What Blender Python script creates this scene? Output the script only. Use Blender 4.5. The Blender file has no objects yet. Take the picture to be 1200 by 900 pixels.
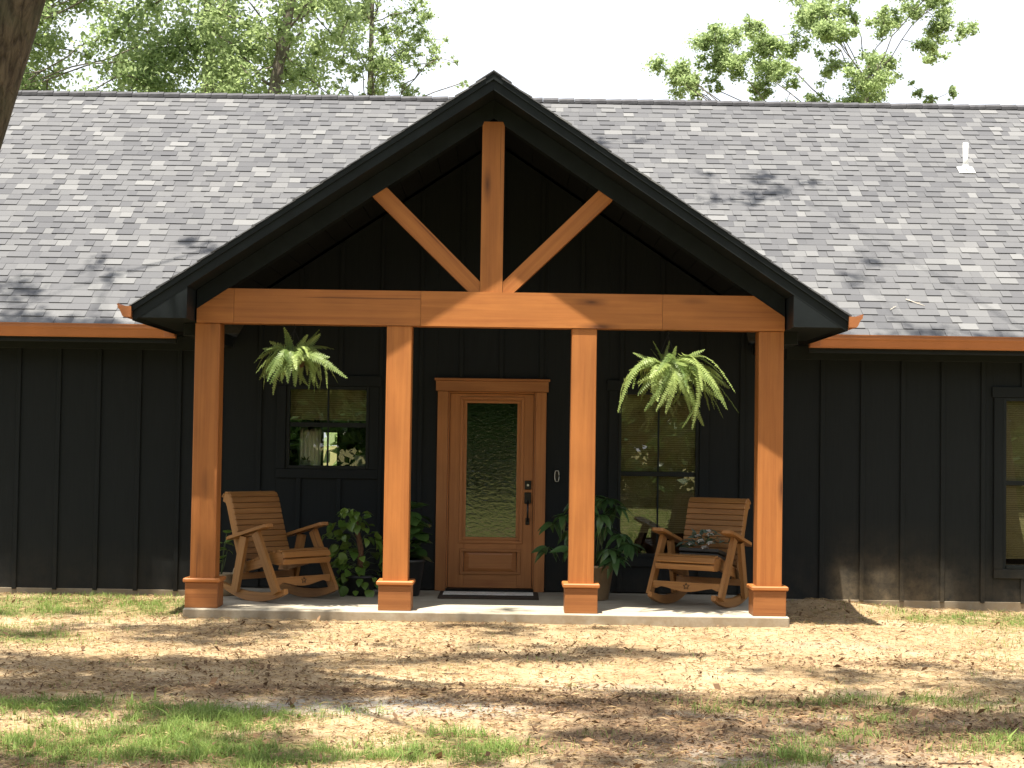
import bpy, bmesh, math, random
import numpy as np
from mathutils import Vector, Matrix
SC = bpy.context.scene
COL = SC.collection
random.seed(7)
RNG = np.random.default_rng(11)
PI = math.pi

# ------------------------------------------------------------------ camera
F_PX, EYE = 1950.0, 1.61
cam_data = bpy.data.cameras.new("camera")
cam = bpy.data.objects.new("camera", cam_data)
COL.objects.link(cam)
cam_data.sensor_fit = 'HORIZONTAL'
cam_data.sensor_width = 36.0
cam_data.lens = 36.0 * F_PX / 1200.0
cam_data.clip_start, cam_data.clip_end = 0.1, 2000.0
PITCH, ROLL = math.atan(70 / F_PX), 0.0148
cam.matrix_world = (Matrix.Translation((0, 0, EYE)) @ Matrix.Rotation(PI / 2 + PITCH, 4, 'X') @ Matrix.Rotation(ROLL, 4, 'Z'))
SC.camera = cam

# ------------------------------------------------------------------ light
SUN = Vector((-0.51, -1.0, 4.03)).normalized()          # direction towards the sun
SUN_K = (-0.51 / 4.03, -1.0 / 4.03)                      # shift per metre of height
elev = math.asin(SUN.z)
az = math.atan2(SUN.x, SUN.y)
sd = bpy.data.lights.new("sun", 'SUN')
sd.energy, sd.angle, sd.color = 4.8, math.radians(0.55), (1.0, 0.93, 0.80)
sun = bpy.data.objects.new("sun", sd)
COL.objects.link(sun)
sun.rotation_euler = SUN.to_track_quat('Z', 'Y').to_euler()
sun.location = (0, 0, 40)

world = bpy.data.worlds.new("World")
SC.world = world
world.use_nodes = True
wn = world.node_tree
for n in list(wn.nodes):
    wn.nodes.remove(n)
wo = wn.nodes.new('ShaderNodeOutputWorld')
wb = wn.nodes.new('ShaderNodeBackground')
sky = wn.nodes.new('ShaderNodeTexSky')
sky.sky_type = 'NISHITA'
sky.sun_disc = False
sky.sun_elevation, sky.sun_rotation = elev, az % (2 * PI)
sky.air_density, sky.dust_density, sky.ozone_density = 1.0, 4.0, 1.0
veil = wn.nodes.new('ShaderNodeMix')                     # thin white summer overcast over the whole sky
veil.data_type = 'RGBA'
veil.inputs[0].default_value = 0.85
veil.inputs[7].default_value = (4.2, 4.35, 4.65, 1)
wn.links.new(sky.outputs[0], veil.inputs[6])
wn.links.new(veil.outputs[2], wb.inputs[0])
wb.inputs[1].default_value = 0.11
wn.links.new(wb.outputs[0], wo.inputs[0])

SC.view_settings.view_transform = 'Standard'
SC.view_settings.look = 'None'
SC.view_settings.gamma = 1.0
SC.view_settings.use_curve_mapping = False
SC.view_settings.exposure = 1.58
SC.render.engine = 'CYCLES'
SC.cycles.max_bounces = 8
SC.cycles.transparent_max_bounces = 12
SC.cycles.use_denoising = True

# ------------------------------------------------------------------ material helpers
class NT:
    def __init__(s, name):
        m = bpy.data.materials.new(name)
        m.use_nodes = True
        s.m, s.t = m, m.node_tree
        for n in list(s.t.nodes):
            s.t.nodes.remove(n)
        s.out = s.t.nodes.new('ShaderNodeOutputMaterial')
    def n(s, typ, ins=None, **attrs):
        nd = s.t.nodes.new('ShaderNode' + typ)
        for k, v in attrs.items():
            setattr(nd, k, v)
        for k, v in (ins or {}).items():
            if isinstance(v, bpy.types.NodeSocket):
                s.t.links.new(v, nd.inputs[k])
            else:
                if isinstance(v, (tuple, list)) and len(v) == 3 and nd.inputs[k].type == 'RGBA':
                    v = (*v, 1)
                nd.inputs[k].default_value = v
        return nd
    def mix(s, fac, a, b, blend='MIX'):
        nd = s.n('Mix', data_type='RGBA', blend_type=blend)
        for k, v in ((0, fac), (6, a), (7, b)):
            if isinstance(v, bpy.types.NodeSocket):
                s.t.links.new(v, nd.inputs[k])
            else:
                nd.inputs[k].default_value = (*v, 1) if isinstance(v, (tuple, list)) and len(v) == 3 else v
        return nd.outputs[2]
    def math(s, op, a, b=0.0, c=0.0, clamp=False):
        nd = s.n('Math', operation=op, use_clamp=clamp)
        for k, v in enumerate((a, b, c)):
            if isinstance(v, bpy.types.NodeSocket):
                s.t.links.new(v, nd.inputs[k])
            else:
                nd.inputs[k].default_value = v
        return nd.outputs[0]
    def ramp(s, fac, stops, interp='LINEAR'):
        nd = s.n('ValToRGB', {0: fac})
        cr = nd.color_ramp
        cr.interpolation = interp
        while len(cr.elements) > 1:
            cr.elements.remove(cr.elements[-1])
        for i, (p, c) in enumerate(stops):
            e = cr.elements[0] if i == 0 else cr.elements.new(p)
            e.position = p
            e.color = (*c, 1) if isinstance(c, (tuple, list)) else (c, c, c, 1)
        return nd.outputs[0]
    def noise(s, vec, scale, detail=4, rough=0.55, dist=0.0):
        nd = s.n('TexNoise', {'Vector': vec, 'Scale': scale, 'Detail': detail, 'Roughness': rough, 'Distortion': dist})
        return nd.outputs['Fac'] if 'Fac' in nd.outputs else nd.outputs[0]
    def map(s, vec, scale=(1, 1, 1), loc=(0, 0, 0)):
        return s.n('Mapping', {'Vector': vec, 'Scale': scale, 'Location': loc}).outputs[0]
    def bump(s, h, strength=0.3, dist=0.01):
        return s.n('Bump', {'Height': h, 'Strength': strength, 'Distance': dist}).outputs[0]
    def principled(s, color, rough=0.6, metal=0.0, normal=None, spec=None):
        ins = {'Base Color': color, 'Roughness': rough, 'Metallic': metal}
        if normal is not None:
            ins['Normal'] = normal
        if spec is not None:
            ins['Specular IOR Level'] = spec
        nd = s.n('BsdfPrincipled', ins)
        s.t.links.new(nd.outputs[0], s.out.inputs[0])
        return nd
    def surface(s, sock):
        s.t.links.new(sock, s.out.inputs[0])

def wood(name, light, dark, knot, rough=0.55, scale=1.0, spec=0.35):
    k = NT(name)
    uv = k.n('TexCoord').outputs['UV']
    rnd = k.n('ObjectInfo').outputs['Random']
    wob = k.noise(k.map(uv, (1.2 * scale, 5 * scale, 1)), 1.0, 3)
    g = k.noise(k.map(uv, (0.7 * scale, 24 * scale, 1)), 1.0, 4, 0.6, 0.8)
    fine = k.noise(k.map(uv, (4 * scale, 170 * scale, 1)), 1.0, 3, 0.7)
    blot = k.noise(k.map(uv, (1.3, 3.1, 1)), 1.6, 4)
    c = k.mix(k.ramp(g, [(0.30, 0.0), (0.74, 1.0)]), light, dark)
    c = k.mix(k.math('MULTIPLY', k.ramp(fine, [(0.45, 0.0), (0.75, 1.0)]), 0.30), c, dark)
    v = k.n('TexVoronoi', {'Vector': k.map(uv, (1.0, 4.2, 1)), 'Scale': 1.0, 'Randomness': 1.0})
    kd = k.math('ADD', v.outputs['Distance'], k.math('MULTIPLY', k.math('SUBTRACT', wob, 0.5), 0.16))
    kn = k.ramp(kd, [(0.03, 1.0), (0.09, 0.5), (0.2, 0.0)])
    c = k.mix(k.math('MULTIPLY', kn, 0.85), c, knot)
    ck = k.ramp(k.noise(k.map(uv, (0.55, 34, 1), (3.3, 1.7, 0)), 1.0, 2, 0.4), [(0.70, 0.0), (0.735, 1.0)])
    c = k.mix(k.math('MULTIPLY', ck, 0.55), c, knot)
    tone = k.math('ADD', 0.66, k.math('MULTIPLY', k.math('ADD', blot, k.math('MULTIPLY', rnd, 0.35)), 0.50))
    hsv = k.n('HueSaturation', {'Color': c, 'Value': tone, 'Saturation': 1.0, 'Hue': 0.5})
    nrm = k.bump(k.math('ADD', fine, k.math('MULTIPLY', g, 0.5)), 0.25, 0.003)
    k.principled(hsv.outputs[0], rough, 0, nrm, spec)
    return k.m

def simple(name, col, rough=0.6, metal=0.0, var=0.15, scale=8.0, bump=0.15, spec=None, dist=0.005):
    k = NT(name)
    oc = k.n('TexCoord').outputs['Object']
    f = k.noise(oc, scale, 5)
    c = k.mix(k.ramp(f, [(0.3, 0.0), (0.7, 1.0)]), tuple(x * (1 - var) for x in col), tuple(x * (1 + var) for x in col))
    k.principled(c, rough, metal, k.bump(k.noise(oc, scale * 6, 4), bump, dist), spec)
    return k.m

def leafmat(name, a, b, trans=0.4, rough=0.45, spec=0.3, obj_random=False):
    k = NT(name)
    if obj_random:
        r = k.n('ObjectInfo').outputs['Random']
    else:
        r = k.n('NewGeometry').outputs['Random Per Island']
    c = k.mix(r, a, b)
    p = k.n('BsdfPrincipled', {'Base Color': c, 'Roughness': rough, 'Specular IOR Level': spec})
    t = k.n('BsdfTranslucent', {'Color': k.mix(0.5, c, tuple(min(1, x * 1.5) for x in b))})
    mx = k.n('MixShader', {0: trans, 1: p.outputs[0], 2: t.outputs[0]})
    k.surface(mx.outputs[0])
    return k.m

MAT = {}
MAT['cedar'] = wood('cedar_stain', (0.375, 0.142, 0.036), (0.265, 0.089, 0.022), (0.06, 0.018, 0.007))
MAT['basewood'] = wood('cedar_base_stain', (0.275, 0.106, 0.031), (0.19, 0.067, 0.019), (0.12, 0.036, 0.011))
MAT['chairwood'] = wood('oiled_pine', (0.315, 0.155, 0.050), (0.21, 0.092, 0.027), (0.08, 0.025, 0.008), 0.45, 2.0)
MAT['doorwood'] = wood('stained_mahogany', (0.36, 0.150, 0.053), (0.27, 0.103, 0.035), (0.24, 0.085, 0.03), 0.42, 2.0)

def siding():
    k = NT('black_board_siding')
    pos = k.n('NewGeometry').outputs['Position']
    grain = k.noise(k.map(pos, (60, 60, 2.5)), 1.0, 4, 0.65)
    blot = k.noise(pos, 1.4, 4)
    c = k.mix(k.ramp(grain, [(0.3, 0.0), (0.75, 1.0)]), (0.0078, 0.0100, 0.0114), (0.0122, 0.0150, 0.0168))
    c = k.mix(k.math('MULTIPLY', blot, 0.30), c, (0.0135, 0.0165, 0.0182))
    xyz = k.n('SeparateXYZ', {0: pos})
    z = xyz.outputs[2]                       # splashed-up sandy dirt low on the boards, heightened into a painted sun patch
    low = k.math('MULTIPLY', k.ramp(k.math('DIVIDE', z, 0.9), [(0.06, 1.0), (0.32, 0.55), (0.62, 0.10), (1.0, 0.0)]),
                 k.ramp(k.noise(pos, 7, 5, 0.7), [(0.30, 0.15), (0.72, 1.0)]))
    side = k.ramp(k.math('DIVIDE', k.math('ADD', xyz.outputs[0], 10.0), 20.0), [(0.30, 0.10), (0.66, 0.16), (0.668, 1.0), (0.698, 0.9), (0.735, 0.28), (1.0, 0.2)])  # the peak paints sunlight into the colour at the right wall's foot
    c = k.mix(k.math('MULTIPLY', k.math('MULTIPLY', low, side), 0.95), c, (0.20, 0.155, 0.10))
    k.principled(c, k.math('ADD', 0.58, k.math('MULTIPLY', blot, 0.25)), 0, k.bump(grain, 0.25, 0.003), 0.13)
    return k.m
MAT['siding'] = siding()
MAT['black'] = simple('black_trim_paint', (0.0088, 0.0116, 0.0130), 0.5, 0, 0.25, 6, 0.12, 0.18)
MAT['ceiling'] = simple('black_porch_ceiling', (0.005, 0.0058, 0.0064), 0.6, 0, 0.2, 4, 0.15, 0.25)
MAT['metalblack'] = simple('black_metal', (0.012, 0.012, 0.013), 0.35, 0.4, 0.1, 20, 0.05)
MAT['gutter'] = simple('copper_enamel', (0.37, 0.140, 0.055), 0.36, 0.25, 0.10, 3, 0.04, 0.5)
MAT['pvc'] = simple('white_pvc', (0.78, 0.78, 0.76), 0.4, 0, 0.03, 10, 0.02)
MAT['nickel'] = simple('brushed_nickel', (0.55, 0.55, 0.55), 0.3, 0.8, 0.05, 20, 0.02)
MAT['bark'] = None

def concrete(name, base):
    k = NT(name)
    pos = k.n('NewGeometry').outputs['Position']
    a = k.noise(pos, 1.8, 5, 0.6)
    b = k.noise(pos, 45, 4, 0.7)
    dirt = k.ramp(k.noise(k.map(pos, (1, 2.2, 4)), 3.0, 6, 0.7), [(0.45, 0.0), (0.75, 1.0)])
    c = k.mix(k.ramp(a, [(0.3, 0.0), (0.7, 1.0)]), tuple(x * 0.85 for x in base), tuple(x * 1.1 for x in base))
    c = k.mix(k.math('MULTIPLY', k.ramp(b, [(0.4, 0.0), (0.8, 1.0)]), 0.3), c, tuple(x * 0.6 for x in base))
    c = k.mix(k.math('MULTIPLY', dirt, 0.5), c, (0.22, 0.165, 0.105))
    z = k.n('SeparateXYZ', {0: pos}).outputs[2]
    spl = k.math('MULTIPLY', k.ramp(k.math('MULTIPLY', z, 8.0), [(0.0, 1.0), (0.70, 0.85), (0.82, 0.0)]), k.ramp(k.noise(pos, 6, 5, 0.7), [(0.25, 0.3), (0.6, 1.0)]))
    c = k.mix(k.math('MULTIPLY', spl, 0.9), c, (0.20, 0.145, 0.085))
    k.principled(c, 0.85, 0, k.bump(b, 0.3, 0.004))
    return k.m
MAT['slab'] = concrete('slab_concrete', (0.37, 0.335, 0.265))
MAT['foundation'] = concrete('foundation_concrete', (0.27, 0.25, 0.20))

def shingle(name, singles):
    k = NT(name)
    r = k.n('ObjectInfo').outputs['Random'] if singles else k.n('NewGeometry').outputs['Random Per Island']
    pos = k.n('NewGeometry').outputs['Position']
    tone = k.ramp(r, [(0.0, (0.072, 0.074, 0.082)), (0.35, (0.094, 0.096, 0.104)), (0.62, (0.106, 0.108, 0.115)),
                      (0.84, (0.119, 0.121, 0.127)), (0.93, (0.142, 0.144, 0.149)), (1.0, (0.172, 0.174, 0.178))])
    gran = k.noise(pos, 170, 3, 0.8)
    wear = k.noise(pos, 0.6, 5, 0.6)
    c = k.mix(k.math('MULTIPLY', k.ramp(gran, [(0.3, 0.0), (0.75, 1.0)]), 0.35), tone, (0.06, 0.06, 0.067))
    c = k.mix(k.math('MULTIPLY', k.ramp(wear, [(0.4, 0.0), (0.75, 1.0)]), 0.25), c, (0.12, 0.12, 0.124))
    k.principled(c, 0.9, 0, k.bump(gran, 0.4, 0.003), 0.2)
    return k.m
MAT['shingle'] = shingle('shingle_granules', True)
MAT['shingles'] = shingle('shingle_granules_field', False)
MAT['ridge'] = simple('ridge_shingle', (0.055, 0.055, 0.062), 0.9, 0, 0.3, 12, 0.4)

def glass(name, refl, tint, bump=None):
    k = NT(name)
    nrm = None
    if bump:
        uvp = k.n('NewGeometry').outputs['Position']
        w = k.noise(k.map(uvp, (26, 26, 34)), 1.0, 2, 0.5, 0.6)
        nrm = k.bump(w, bump, 0.02)
    fr = k.n('Fresnel', {'IOR': 1.5, **({'Normal': nrm} if nrm else {})}).outputs[0]
    fac = k.math('MULTIPLY', fr, refl, clamp=True)
    gl = k.n('BsdfGlossy', {'Color': (1, 1, 1), 'Roughness': 0.0, **({'Normal': nrm} if nrm else {})}, distribution='GGX')
    tr = k.n('BsdfTransparent', {'Color': tint})
    mx = k.n('MixShader', {0: fac, 1: tr.outputs[0], 2: gl.outputs[0]})
    k.surface(mx.outputs[0])
    return k.m
MAT['pane'] = glass('window_glass', 2.1, (0.80, 0.82, 0.78))
MAT['ripple'] = glass('rippled_glass', 3.4, (0.20, 0.24, 0.21), 0.05)

def blind():
    k = NT('woven_bamboo')
    pos = k.n('NewGeometry').outputs['Position']
    w = k.n('TexWave', {'Vector': k.map(pos, (0.0, 0.0, 1.0)), 'Scale': 14.0, 'Distortion': 0.6, 'Detail': 2.0}, wave_type='BANDS', bands_direction='Z').outputs['Fac']
    slat = k.noise(k.map(pos, (1.5, 1, 60)), 1.0, 3, 0.6)
    c = k.mix(slat, (0.36, 0.285, 0.155), (0.60, 0.49, 0.30))
    c = k.mix(k.math('MULTIPLY', k.ramp(w, [(0.05, 1.0), (0.3, 0.0)]), 0.6), c, (0.14, 0.10, 0.04))
    k.principled(c, 0.8, 0, k.bump(w, 0.4, 0.004))
    return k.m
MAT['blind'] = blind()
MAT['room'] = simple('room_paint', (0.10, 0.105, 0.11), 0.8, 0, 0.1, 2, 0.05)
MAT['curtain'] = leafmat('sheer_curtain', (0.8, 0.8, 0.78), (0.85, 0.85, 0.82), 0.6, 0.8, 0.1)
MAT['darkpot'] = simple('dark_plastic', (0.014, 0.015, 0.017), 0.45, 0, 0.1, 10, 0.1)
MAT['tanpot'] = simple('tan_ceramic', (0.20, 0.135, 0.075), 0.5, 0, 0.2, 5, 0.1)
MAT['whitepot'] = simple('white_ceramic', (0.62, 0.62, 0.56), 0.4, 0, 0.05, 10, 0.05)
MAT['potsoil'] = simple('potting_soil', (0.03, 0.02, 0.013), 0.95, 0, 0.4, 30, 0.5)
MAT['liner'] = simple('coir_liner', (0.10, 0.06, 0.03), 0.95, 0, 0.4, 30, 0.8)
MAT['mat'] = simple('coir_mat', (0.035, 0.022, 0.013), 0.95, 0, 0.4, 60, 0.6)
MAT['matpale'] = simple('pale_mat_print', (0.74, 0.72, 0.68), 0.95, 0, 0.25, 50, 0.5)
MAT['greybox'] = wood('grey_stained_wood', (0.055, 0.053, 0.050), (0.030, 0.029, 0.028), (0.02, 0.02, 0.02), 0.6, 2.0)
MAT['petal'] = leafmat('white_petal', (0.62, 0.60, 0.58), (0.75, 0.74, 0.70), 0.25, 0.7, 0.2)
MAT['eucalypt'] = leafmat('grey_green_leaf', (0.06, 0.10, 0.08), (0.12, 0.17, 0.13), 0.25, 0.6)
MAT['fern'] = leafmat('fern_leaf', (0.09, 0.145, 0.038), (0.32, 0.40, 0.13), 0.35, 0.5, 0.3, True)
MAT['fernstem'] = simple('fern_stem', (0.16, 0.13, 0.05), 0.7)
MAT['pothos'] = leafmat('pothos_leaf', (0.06, 0.125, 0.022), (0.17, 0.26, 0.05), 0.3, 0.3, 0.5, True)
MAT['fiddle'] = leafmat('fiddle_leaf', (0.030, 0.068, 0.020), (0.06, 0.12, 0.03), 0.2, 0.28, 0.5, True)
MAT['lily'] = leafmat('umbrella_leaf', (0.03, 0.07, 0.026), (0.065, 0.13, 0.042), 0.2, 0.28, 0.5, True)
MAT['stem'] = simple('green_stem', (0.06, 0.09, 0.03), 0.6)
MAT['moss'] = simple('coir_pole', (0.11, 0.055, 0.028), 0.95, 0, 0.4, 40, 0.9)
MAT['oakleaf'] = leafmat('oak_leaf', (0.05, 0.095, 0.018), (0.10, 0.16, 0.03), 0.45)
MAT['treeleaf'] = leafmat('sunny_leaf', (0.21, 0.285, 0.115), (0.34, 0.42, 0.195), 0.55, 0.5, 0.3)
MAT['treeleaf2'] = leafmat('deep_leaf', (0.19, 0.27, 0.11), (0.31, 0.39, 0.18), 0.55, 0.5, 0.3)
MAT['gumleaf'] = leafmat('gum_leaf', (0.21, 0.285, 0.115), (0.34, 0.42, 0.195), 0.55, 0.5, 0.3)
MAT['yardleaf'] = leafmat('yard_leaf', (0.08, 0.16, 0.03), (0.17, 0.28, 0.06), 0.55)
MAT['grass'] = leafmat('grass_blade', (0.085, 0.150, 0.030), (0.22, 0.29, 0.075), 0.35, 0.6, 0.2)
MAT['straw'] = leafmat('dry_straw', (0.22, 0.145, 0.07), (0.46, 0.34, 0.19), 0.15, 0.9, 0.05)
MAT['litter'] = leafmat('dead_leaf', (0.06, 0.033, 0.018), (0.24, 0.15, 0.085), 0.1, 0.8, 0.15)
MAT['twig'] = simple('dry_twig', (0.10, 0.065, 0.04), 0.85, 0, 0.3, 20, 0.4)
MAT['paletwig'] = simple('bleached_twig', (0.55, 0.50, 0.42), 0.85, 0, 0.2, 20, 0.4)

def bark(name, a, b):
    k = NT(name)
    uv = k.n('TexCoord').outputs['UV']
    pos = k.n('NewGeometry').outputs['Position']
    f = k.noise(k.map(pos, (26, 26, 6)), 1.0, 5, 0.65, 0.6)
    g = k.noise(pos, 3.5, 4)
    c = k.mix(k.ramp(f, [(0.35, 0.0), (0.65, 1.0)]), a, b)
    c = k.mix(k.math('MULTIPLY', k.ramp(g, [(0.45, 0.0), (0.7, 1.0)]), 0.55), c, (0.075, 0.082, 0.05))
    k.principled(c, 0.95, 0, k.bump(f, 0.9, 0.03), 0.1)
    return k.m
MAT['bark'] = bark('oak_bark', (0.035, 0.026, 0.019), (0.115, 0.088, 0.062))
MAT['palebark'] = bark('pale_bark', (0.12, 0.10, 0.08), (0.26, 0.225, 0.185))

def soil():
    k = NT('sandy_soil')
    pos = k.n('NewGeometry').outputs['Position']
    att = k.n('Attribute', attribute_name='cover')
    sep = k.n('SeparateColor', {0: att.outputs['Color']})
    grassy, sandy, litter = sep.outputs[0], sep.outputs[1], sep.outputs[2]
    flat = k.map(pos, (1, 0.75, 1))
    n1 = k.noise(flat, 1.6, 6, 0.62)
    n2 = k.noise(flat, 9.0, 6, 0.7)
    n3 = k.noise(pos, 70, 4, 0.75)
    c = k.mix(k.ramp(n1, [(0.35, 0.0), (0.68, 1.0)]), (0.30, 0.212, 0.120), (0.45, 0.35, 0.22))
    c = k.mix(k.math('MULTIPLY', k.ramp(n2, [(0.45, 0.0), (0.72, 1.0)]), 0.70), c, (0.16, 0.103, 0.058))
    sm = k.ramp(k.math('ADD', sandy, k.math('MULTIPLY', k.math('SUBTRACT', n2, 0.5), 1.1)), [(0.35, 0.0), (0.85, 0.9)])
    c = k.mix(sm, c, k.mix(n3, (0.225, 0.205, 0.178), (0.39, 0.36, 0.31)))
    lm = k.ramp(k.math('ADD', litter, k.math('MULTIPLY', k.math('SUBTRACT', n2, 0.5), 1.3)), [(0.38, 0.0), (0.75, 0.85)])
    c = k.mix(lm, c, k.mix(n3, (0.085, 0.052, 0.030), (0.20, 0.135, 0.085)))
    gm = k.ramp(k.math('ADD', grassy, k.math('MULTIPLY', k.math('SUBTRACT', n2, 0.5), 0.8)), [(0.35, 0.0), (0.8, 0.8)])
    c = k.mix(gm, c, k.mix(n3, (0.085, 0.095, 0.032), (0.17, 0.185, 0.06)))
    c = k.mix(k.math('MULTIPLY', k.ramp(n3, [(0.42, 0.0), (0.72, 1.0)]), 0.5), c, (0.14, 0.092, 0.052))
    h = k.math('ADD', k.math('MULTIPLY', n2, 0.7), k.math('MULTIPLY', n3, 0.5))
    k.principled(c, 0.95, 0, k.bump(h, 0.65, 0.03), 0.1)
    return k.m
MAT['soil'] = soil()

def basketmat():
    k = NT('woven_seagrass')
    oc = k.n('TexCoord').outputs['Object']
    w = k.n('TexWave', {'Vector': oc, 'Scale': 26.0, 'Distortion': 1.2, 'Detail': 2.0}, wave_type='BANDS', bands_direction='Z').outputs['Fac']
    f = k.noise(oc, 40, 3)
    c = k.mix(w, (0.26, 0.175, 0.10), k.mix(f, (0.48, 0.37, 0.22), (0.64, 0.53, 0.36)))
    k.principled(c, 0.85, 0, k.bump(w, 0.6, 0.008))
    return k.m
MAT['basket'] = basketmat()

# ------------------------------------------------------------------ mesh helpers
WLOC = {}
class MB:
    """collects boxes, prisms, tubes and lathes; build() links them as ONE mesh object"""
    def __init__(s):
        s.v, s.f, s.L, s.o, s.sm, s.mi = [], [], [], [], [], []
    def face(s, idx, L=(1, 0, 0), off=(0, 0), smooth=False, mi=0):
        s.f.append(tuple(idx)); s.L.append(Vector(L)); s.o.append(off); s.sm.append(smooth); s.mi.append(mi)
    def _off(s):
        return (random.uniform(0, 40), random.uniform(0, 40))
    def box(s, c, size, rot=None, bev=0.003, mi=0, L0=None):
        h = [x / 2 for x in size]
        b = min(bev, min(h) * 0.45)
        R = rot or Matrix.Identity(3)
        c = Vector(c)
        la = max(range(3), key=lambda i: size[i])
        L = R @ Vector([1.0 if i == la else 0.0 for i in range(3)])
        if L0 is not None:
            L = Vector(L0)
        off = s._off()
        n0 = len(s.v)
        ids = {}
        for sx in (-1, 1):
            for sy in (-1, 1):
                for sz in (-1, 1):
                    sg = (sx, sy, sz)
                    for ax in range(3):
                        p = Vector([sg[i] * (h[i] if (i == ax or b <= 0) else h[i] - b) for i in range(3)])
                        ids[(sg, ax)] = len(s.v)
                        s.v.append(c + R @ p)
                        if b <= 0:
                            for a2 in (1, 2):
                                ids[(sg, a2)] = ids[(sg, 0)]
                            break
        for ax in range(3):
            a1, a2 = (ax + 1) % 3, (ax + 2) % 3
            for sg in (-1, 1):
                q = []
                for (u, w) in ((-1, -1), (1, -1), (1, 1), (-1, 1)):
                    k = [0, 0, 0]; k[ax] = sg; k[a1] = u; k[a2] = w
                    q.append(ids[(tuple(k), ax)])
                s.face(q if sg > 0 else q[::-1], L, off, False, mi)
        if b > 0:
            for ax in range(3):
                a1, a2 = (ax + 1) % 3, (ax + 2) % 3
                for u in (-1, 1):
                    for w in (-1, 1):
                        k0 = [0, 0, 0]; k0[a1] = u; k0[a2] = w
                        k1 = list(k0); k0[ax] = -1; k1[ax] = 1
                        q = [ids[(tuple(k0), a1)], ids[(tuple(k1), a1)], ids[(tuple(k1), a2)], ids[(tuple(k0), a2)]]
                        s.face(q if u * w < 0 else q[::-1], L, off, False, mi)
            for sx in (-1, 1):
                for sy in (-1, 1):
                    for sz in (-1, 1):
                        k = (sx, sy, sz)
                        q = [ids[(k, 0)], ids[(k, 1)], ids[(k, 2)]]
                        s.face(q if sx * sy * sz > 0 else q[::-1], L, off, False, mi)
        return s
    def span(s, x0, x1, y0, y1, z0, z1, bev=0.003, mi=0, L0=None):
        return s.box(((x0 + x1) / 2, (y0 + y1) / 2, (z0 + z1) / 2), (x1 - x0, y1 - y0, z1 - z0), None, bev, mi, L0)
    def prism(s, pts, ext, L=(1, 0, 0), mi=0):
        """polygon (3-D points) pushed along ext"""
        e = Vector(ext); pts = [Vector(p) for p in pts]
        n0, n = len(s.v), len(pts)
        s.v += pts + [p + e for p in pts]
        nrm = Vector((0, 0, 0))
        for i in range(n):
            nrm += pts[i].cross(pts[(i + 1) % n])
        flip = nrm.dot(e) > 0
        off = s._off()
        a, b = list(range(n0, n0 + n)), list(range(n0 + n, n0 + 2 * n))
        s.face(a[::-1] if flip else a, L, off, False, mi)
        s.face(b if flip else b[::-1], L, off, False, mi)
        for i in range(n):
            j = (i + 1) % n
            q = [a[i], a[j], b[j], b[i]]
            s.face(q if flip else q[::-1], L, off, False, mi)
        return s
    def tube(s, path, rad, n=8, smooth=True, mi=0, wob=0.0):
        path = [Vector(p) for p in path]
        if not isinstance(rad, (list, tuple)):
            rad = [rad] * len(path)
        rings, up = [], None
        off = s._off()
        for i, p in enumerate(path):
            d = (path[min(i + 1, len(path) - 1)] - path[max(i - 1, 0)]).normalized()
            if up is None:
                up = d.orthogonal().normalized()
            up = (up - d * up.dot(d))
            up = up.normalized() if up.length > 1e-6 else d.orthogonal().normalized()
            w = d.cross(up)
            r0 = len(s.v)
            for k in range(n):
                a = 2 * PI * k / n
                rr = rad[i] * (1 + (random.uniform(-wob, wob) if wob else 0))
                s.v.append(p + (up * math.cos(a) + w * math.sin(a)) * rr)
            rings.append(r0)
        Lv = (path[-1] - path[0]).normalized()
        for i in range(len(rings) - 1):
            for k in range(n):
                s.face((rings[i] + k, rings[i] + (k + 1) % n, rings[i + 1] + (k + 1) % n, rings[i + 1] + k), Lv, off, smooth, mi)
        s.face([rings[0] + k for k in range(n)][::-1], Lv, off, False, mi)
        s.face([rings[-1] + k for k in range(n)], Lv, off, False, mi)
        return s
    def lathe(s, prof, n=20, c=(0, 0, 0), mi=0):
        off = s._off()
        rings = []
        for (r, z) in prof:
            rings.append(len(s.v))
            for k in range(n):
                a = 2 * PI * k / n
                s.v.append(Vector((c[0] + r * math.cos(a), c[1] + r * math.sin(a), c[2] + z)))
        for i in range(len(rings) - 1):
            for k in range(n):
                s.face((rings[i] + k, rings[i] + (k + 1) % n, rings[i + 1] + (k + 1) % n, rings[i + 1] + k), (0, 0, 1), off, True, mi)
        s.face([rings[0] + k for k in range(n)][::-1], (0, 0, 1), off, False, mi)
        s.face([rings[-1] + k for k in range(n)], (0, 0, 1), off, False, mi)
        return s
    def poly(s, pts, L=(1, 0, 0), smooth=False, mi=0):
        n0 = len(s.v)
        s.v += [Vector(p) for p in pts]
        s.face(range(n0, n0 + len(pts)), L, (0, 0), smooth, mi)
        return s
    def mesh(s, name):
        me = bpy.data.meshes.new(name)
        me.from_pydata([tuple(v) for v in s.v], [], s.f)
        uvl = me.uv_layers.new(name='UVMap').data
        li = 0
        for fi, f in enumerate(s.f):
            p = [s.v[i] for i in f]
            nrm = Vector((0, 0, 0))
            for i in range(len(p)):
                nrm += (p[i] - p[0]).cross(p[(i + 1) % len(p)] - p[0])
            nrm = nrm.normalized() if nrm.length > 1e-12 else Vector((0, 0, 1))
            L = s.L[fi].normalized()
            if abs(nrm.dot(L)) > 0.9:
                L = nrm.orthogonal().normalized()
            V = nrm.cross(L)
            V = V.normalized() if V.length > 1e-9 else nrm.orthogonal()
            for q in p:
                uvl[li].uv = (q.dot(L) + s.o[fi][0], q.dot(V) + s.o[fi][1])
                li += 1
        me.polygons.foreach_set('use_smooth', s.sm)
        me.polygons.foreach_set('material_index', s.mi)
        me.update()
        return me
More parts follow.
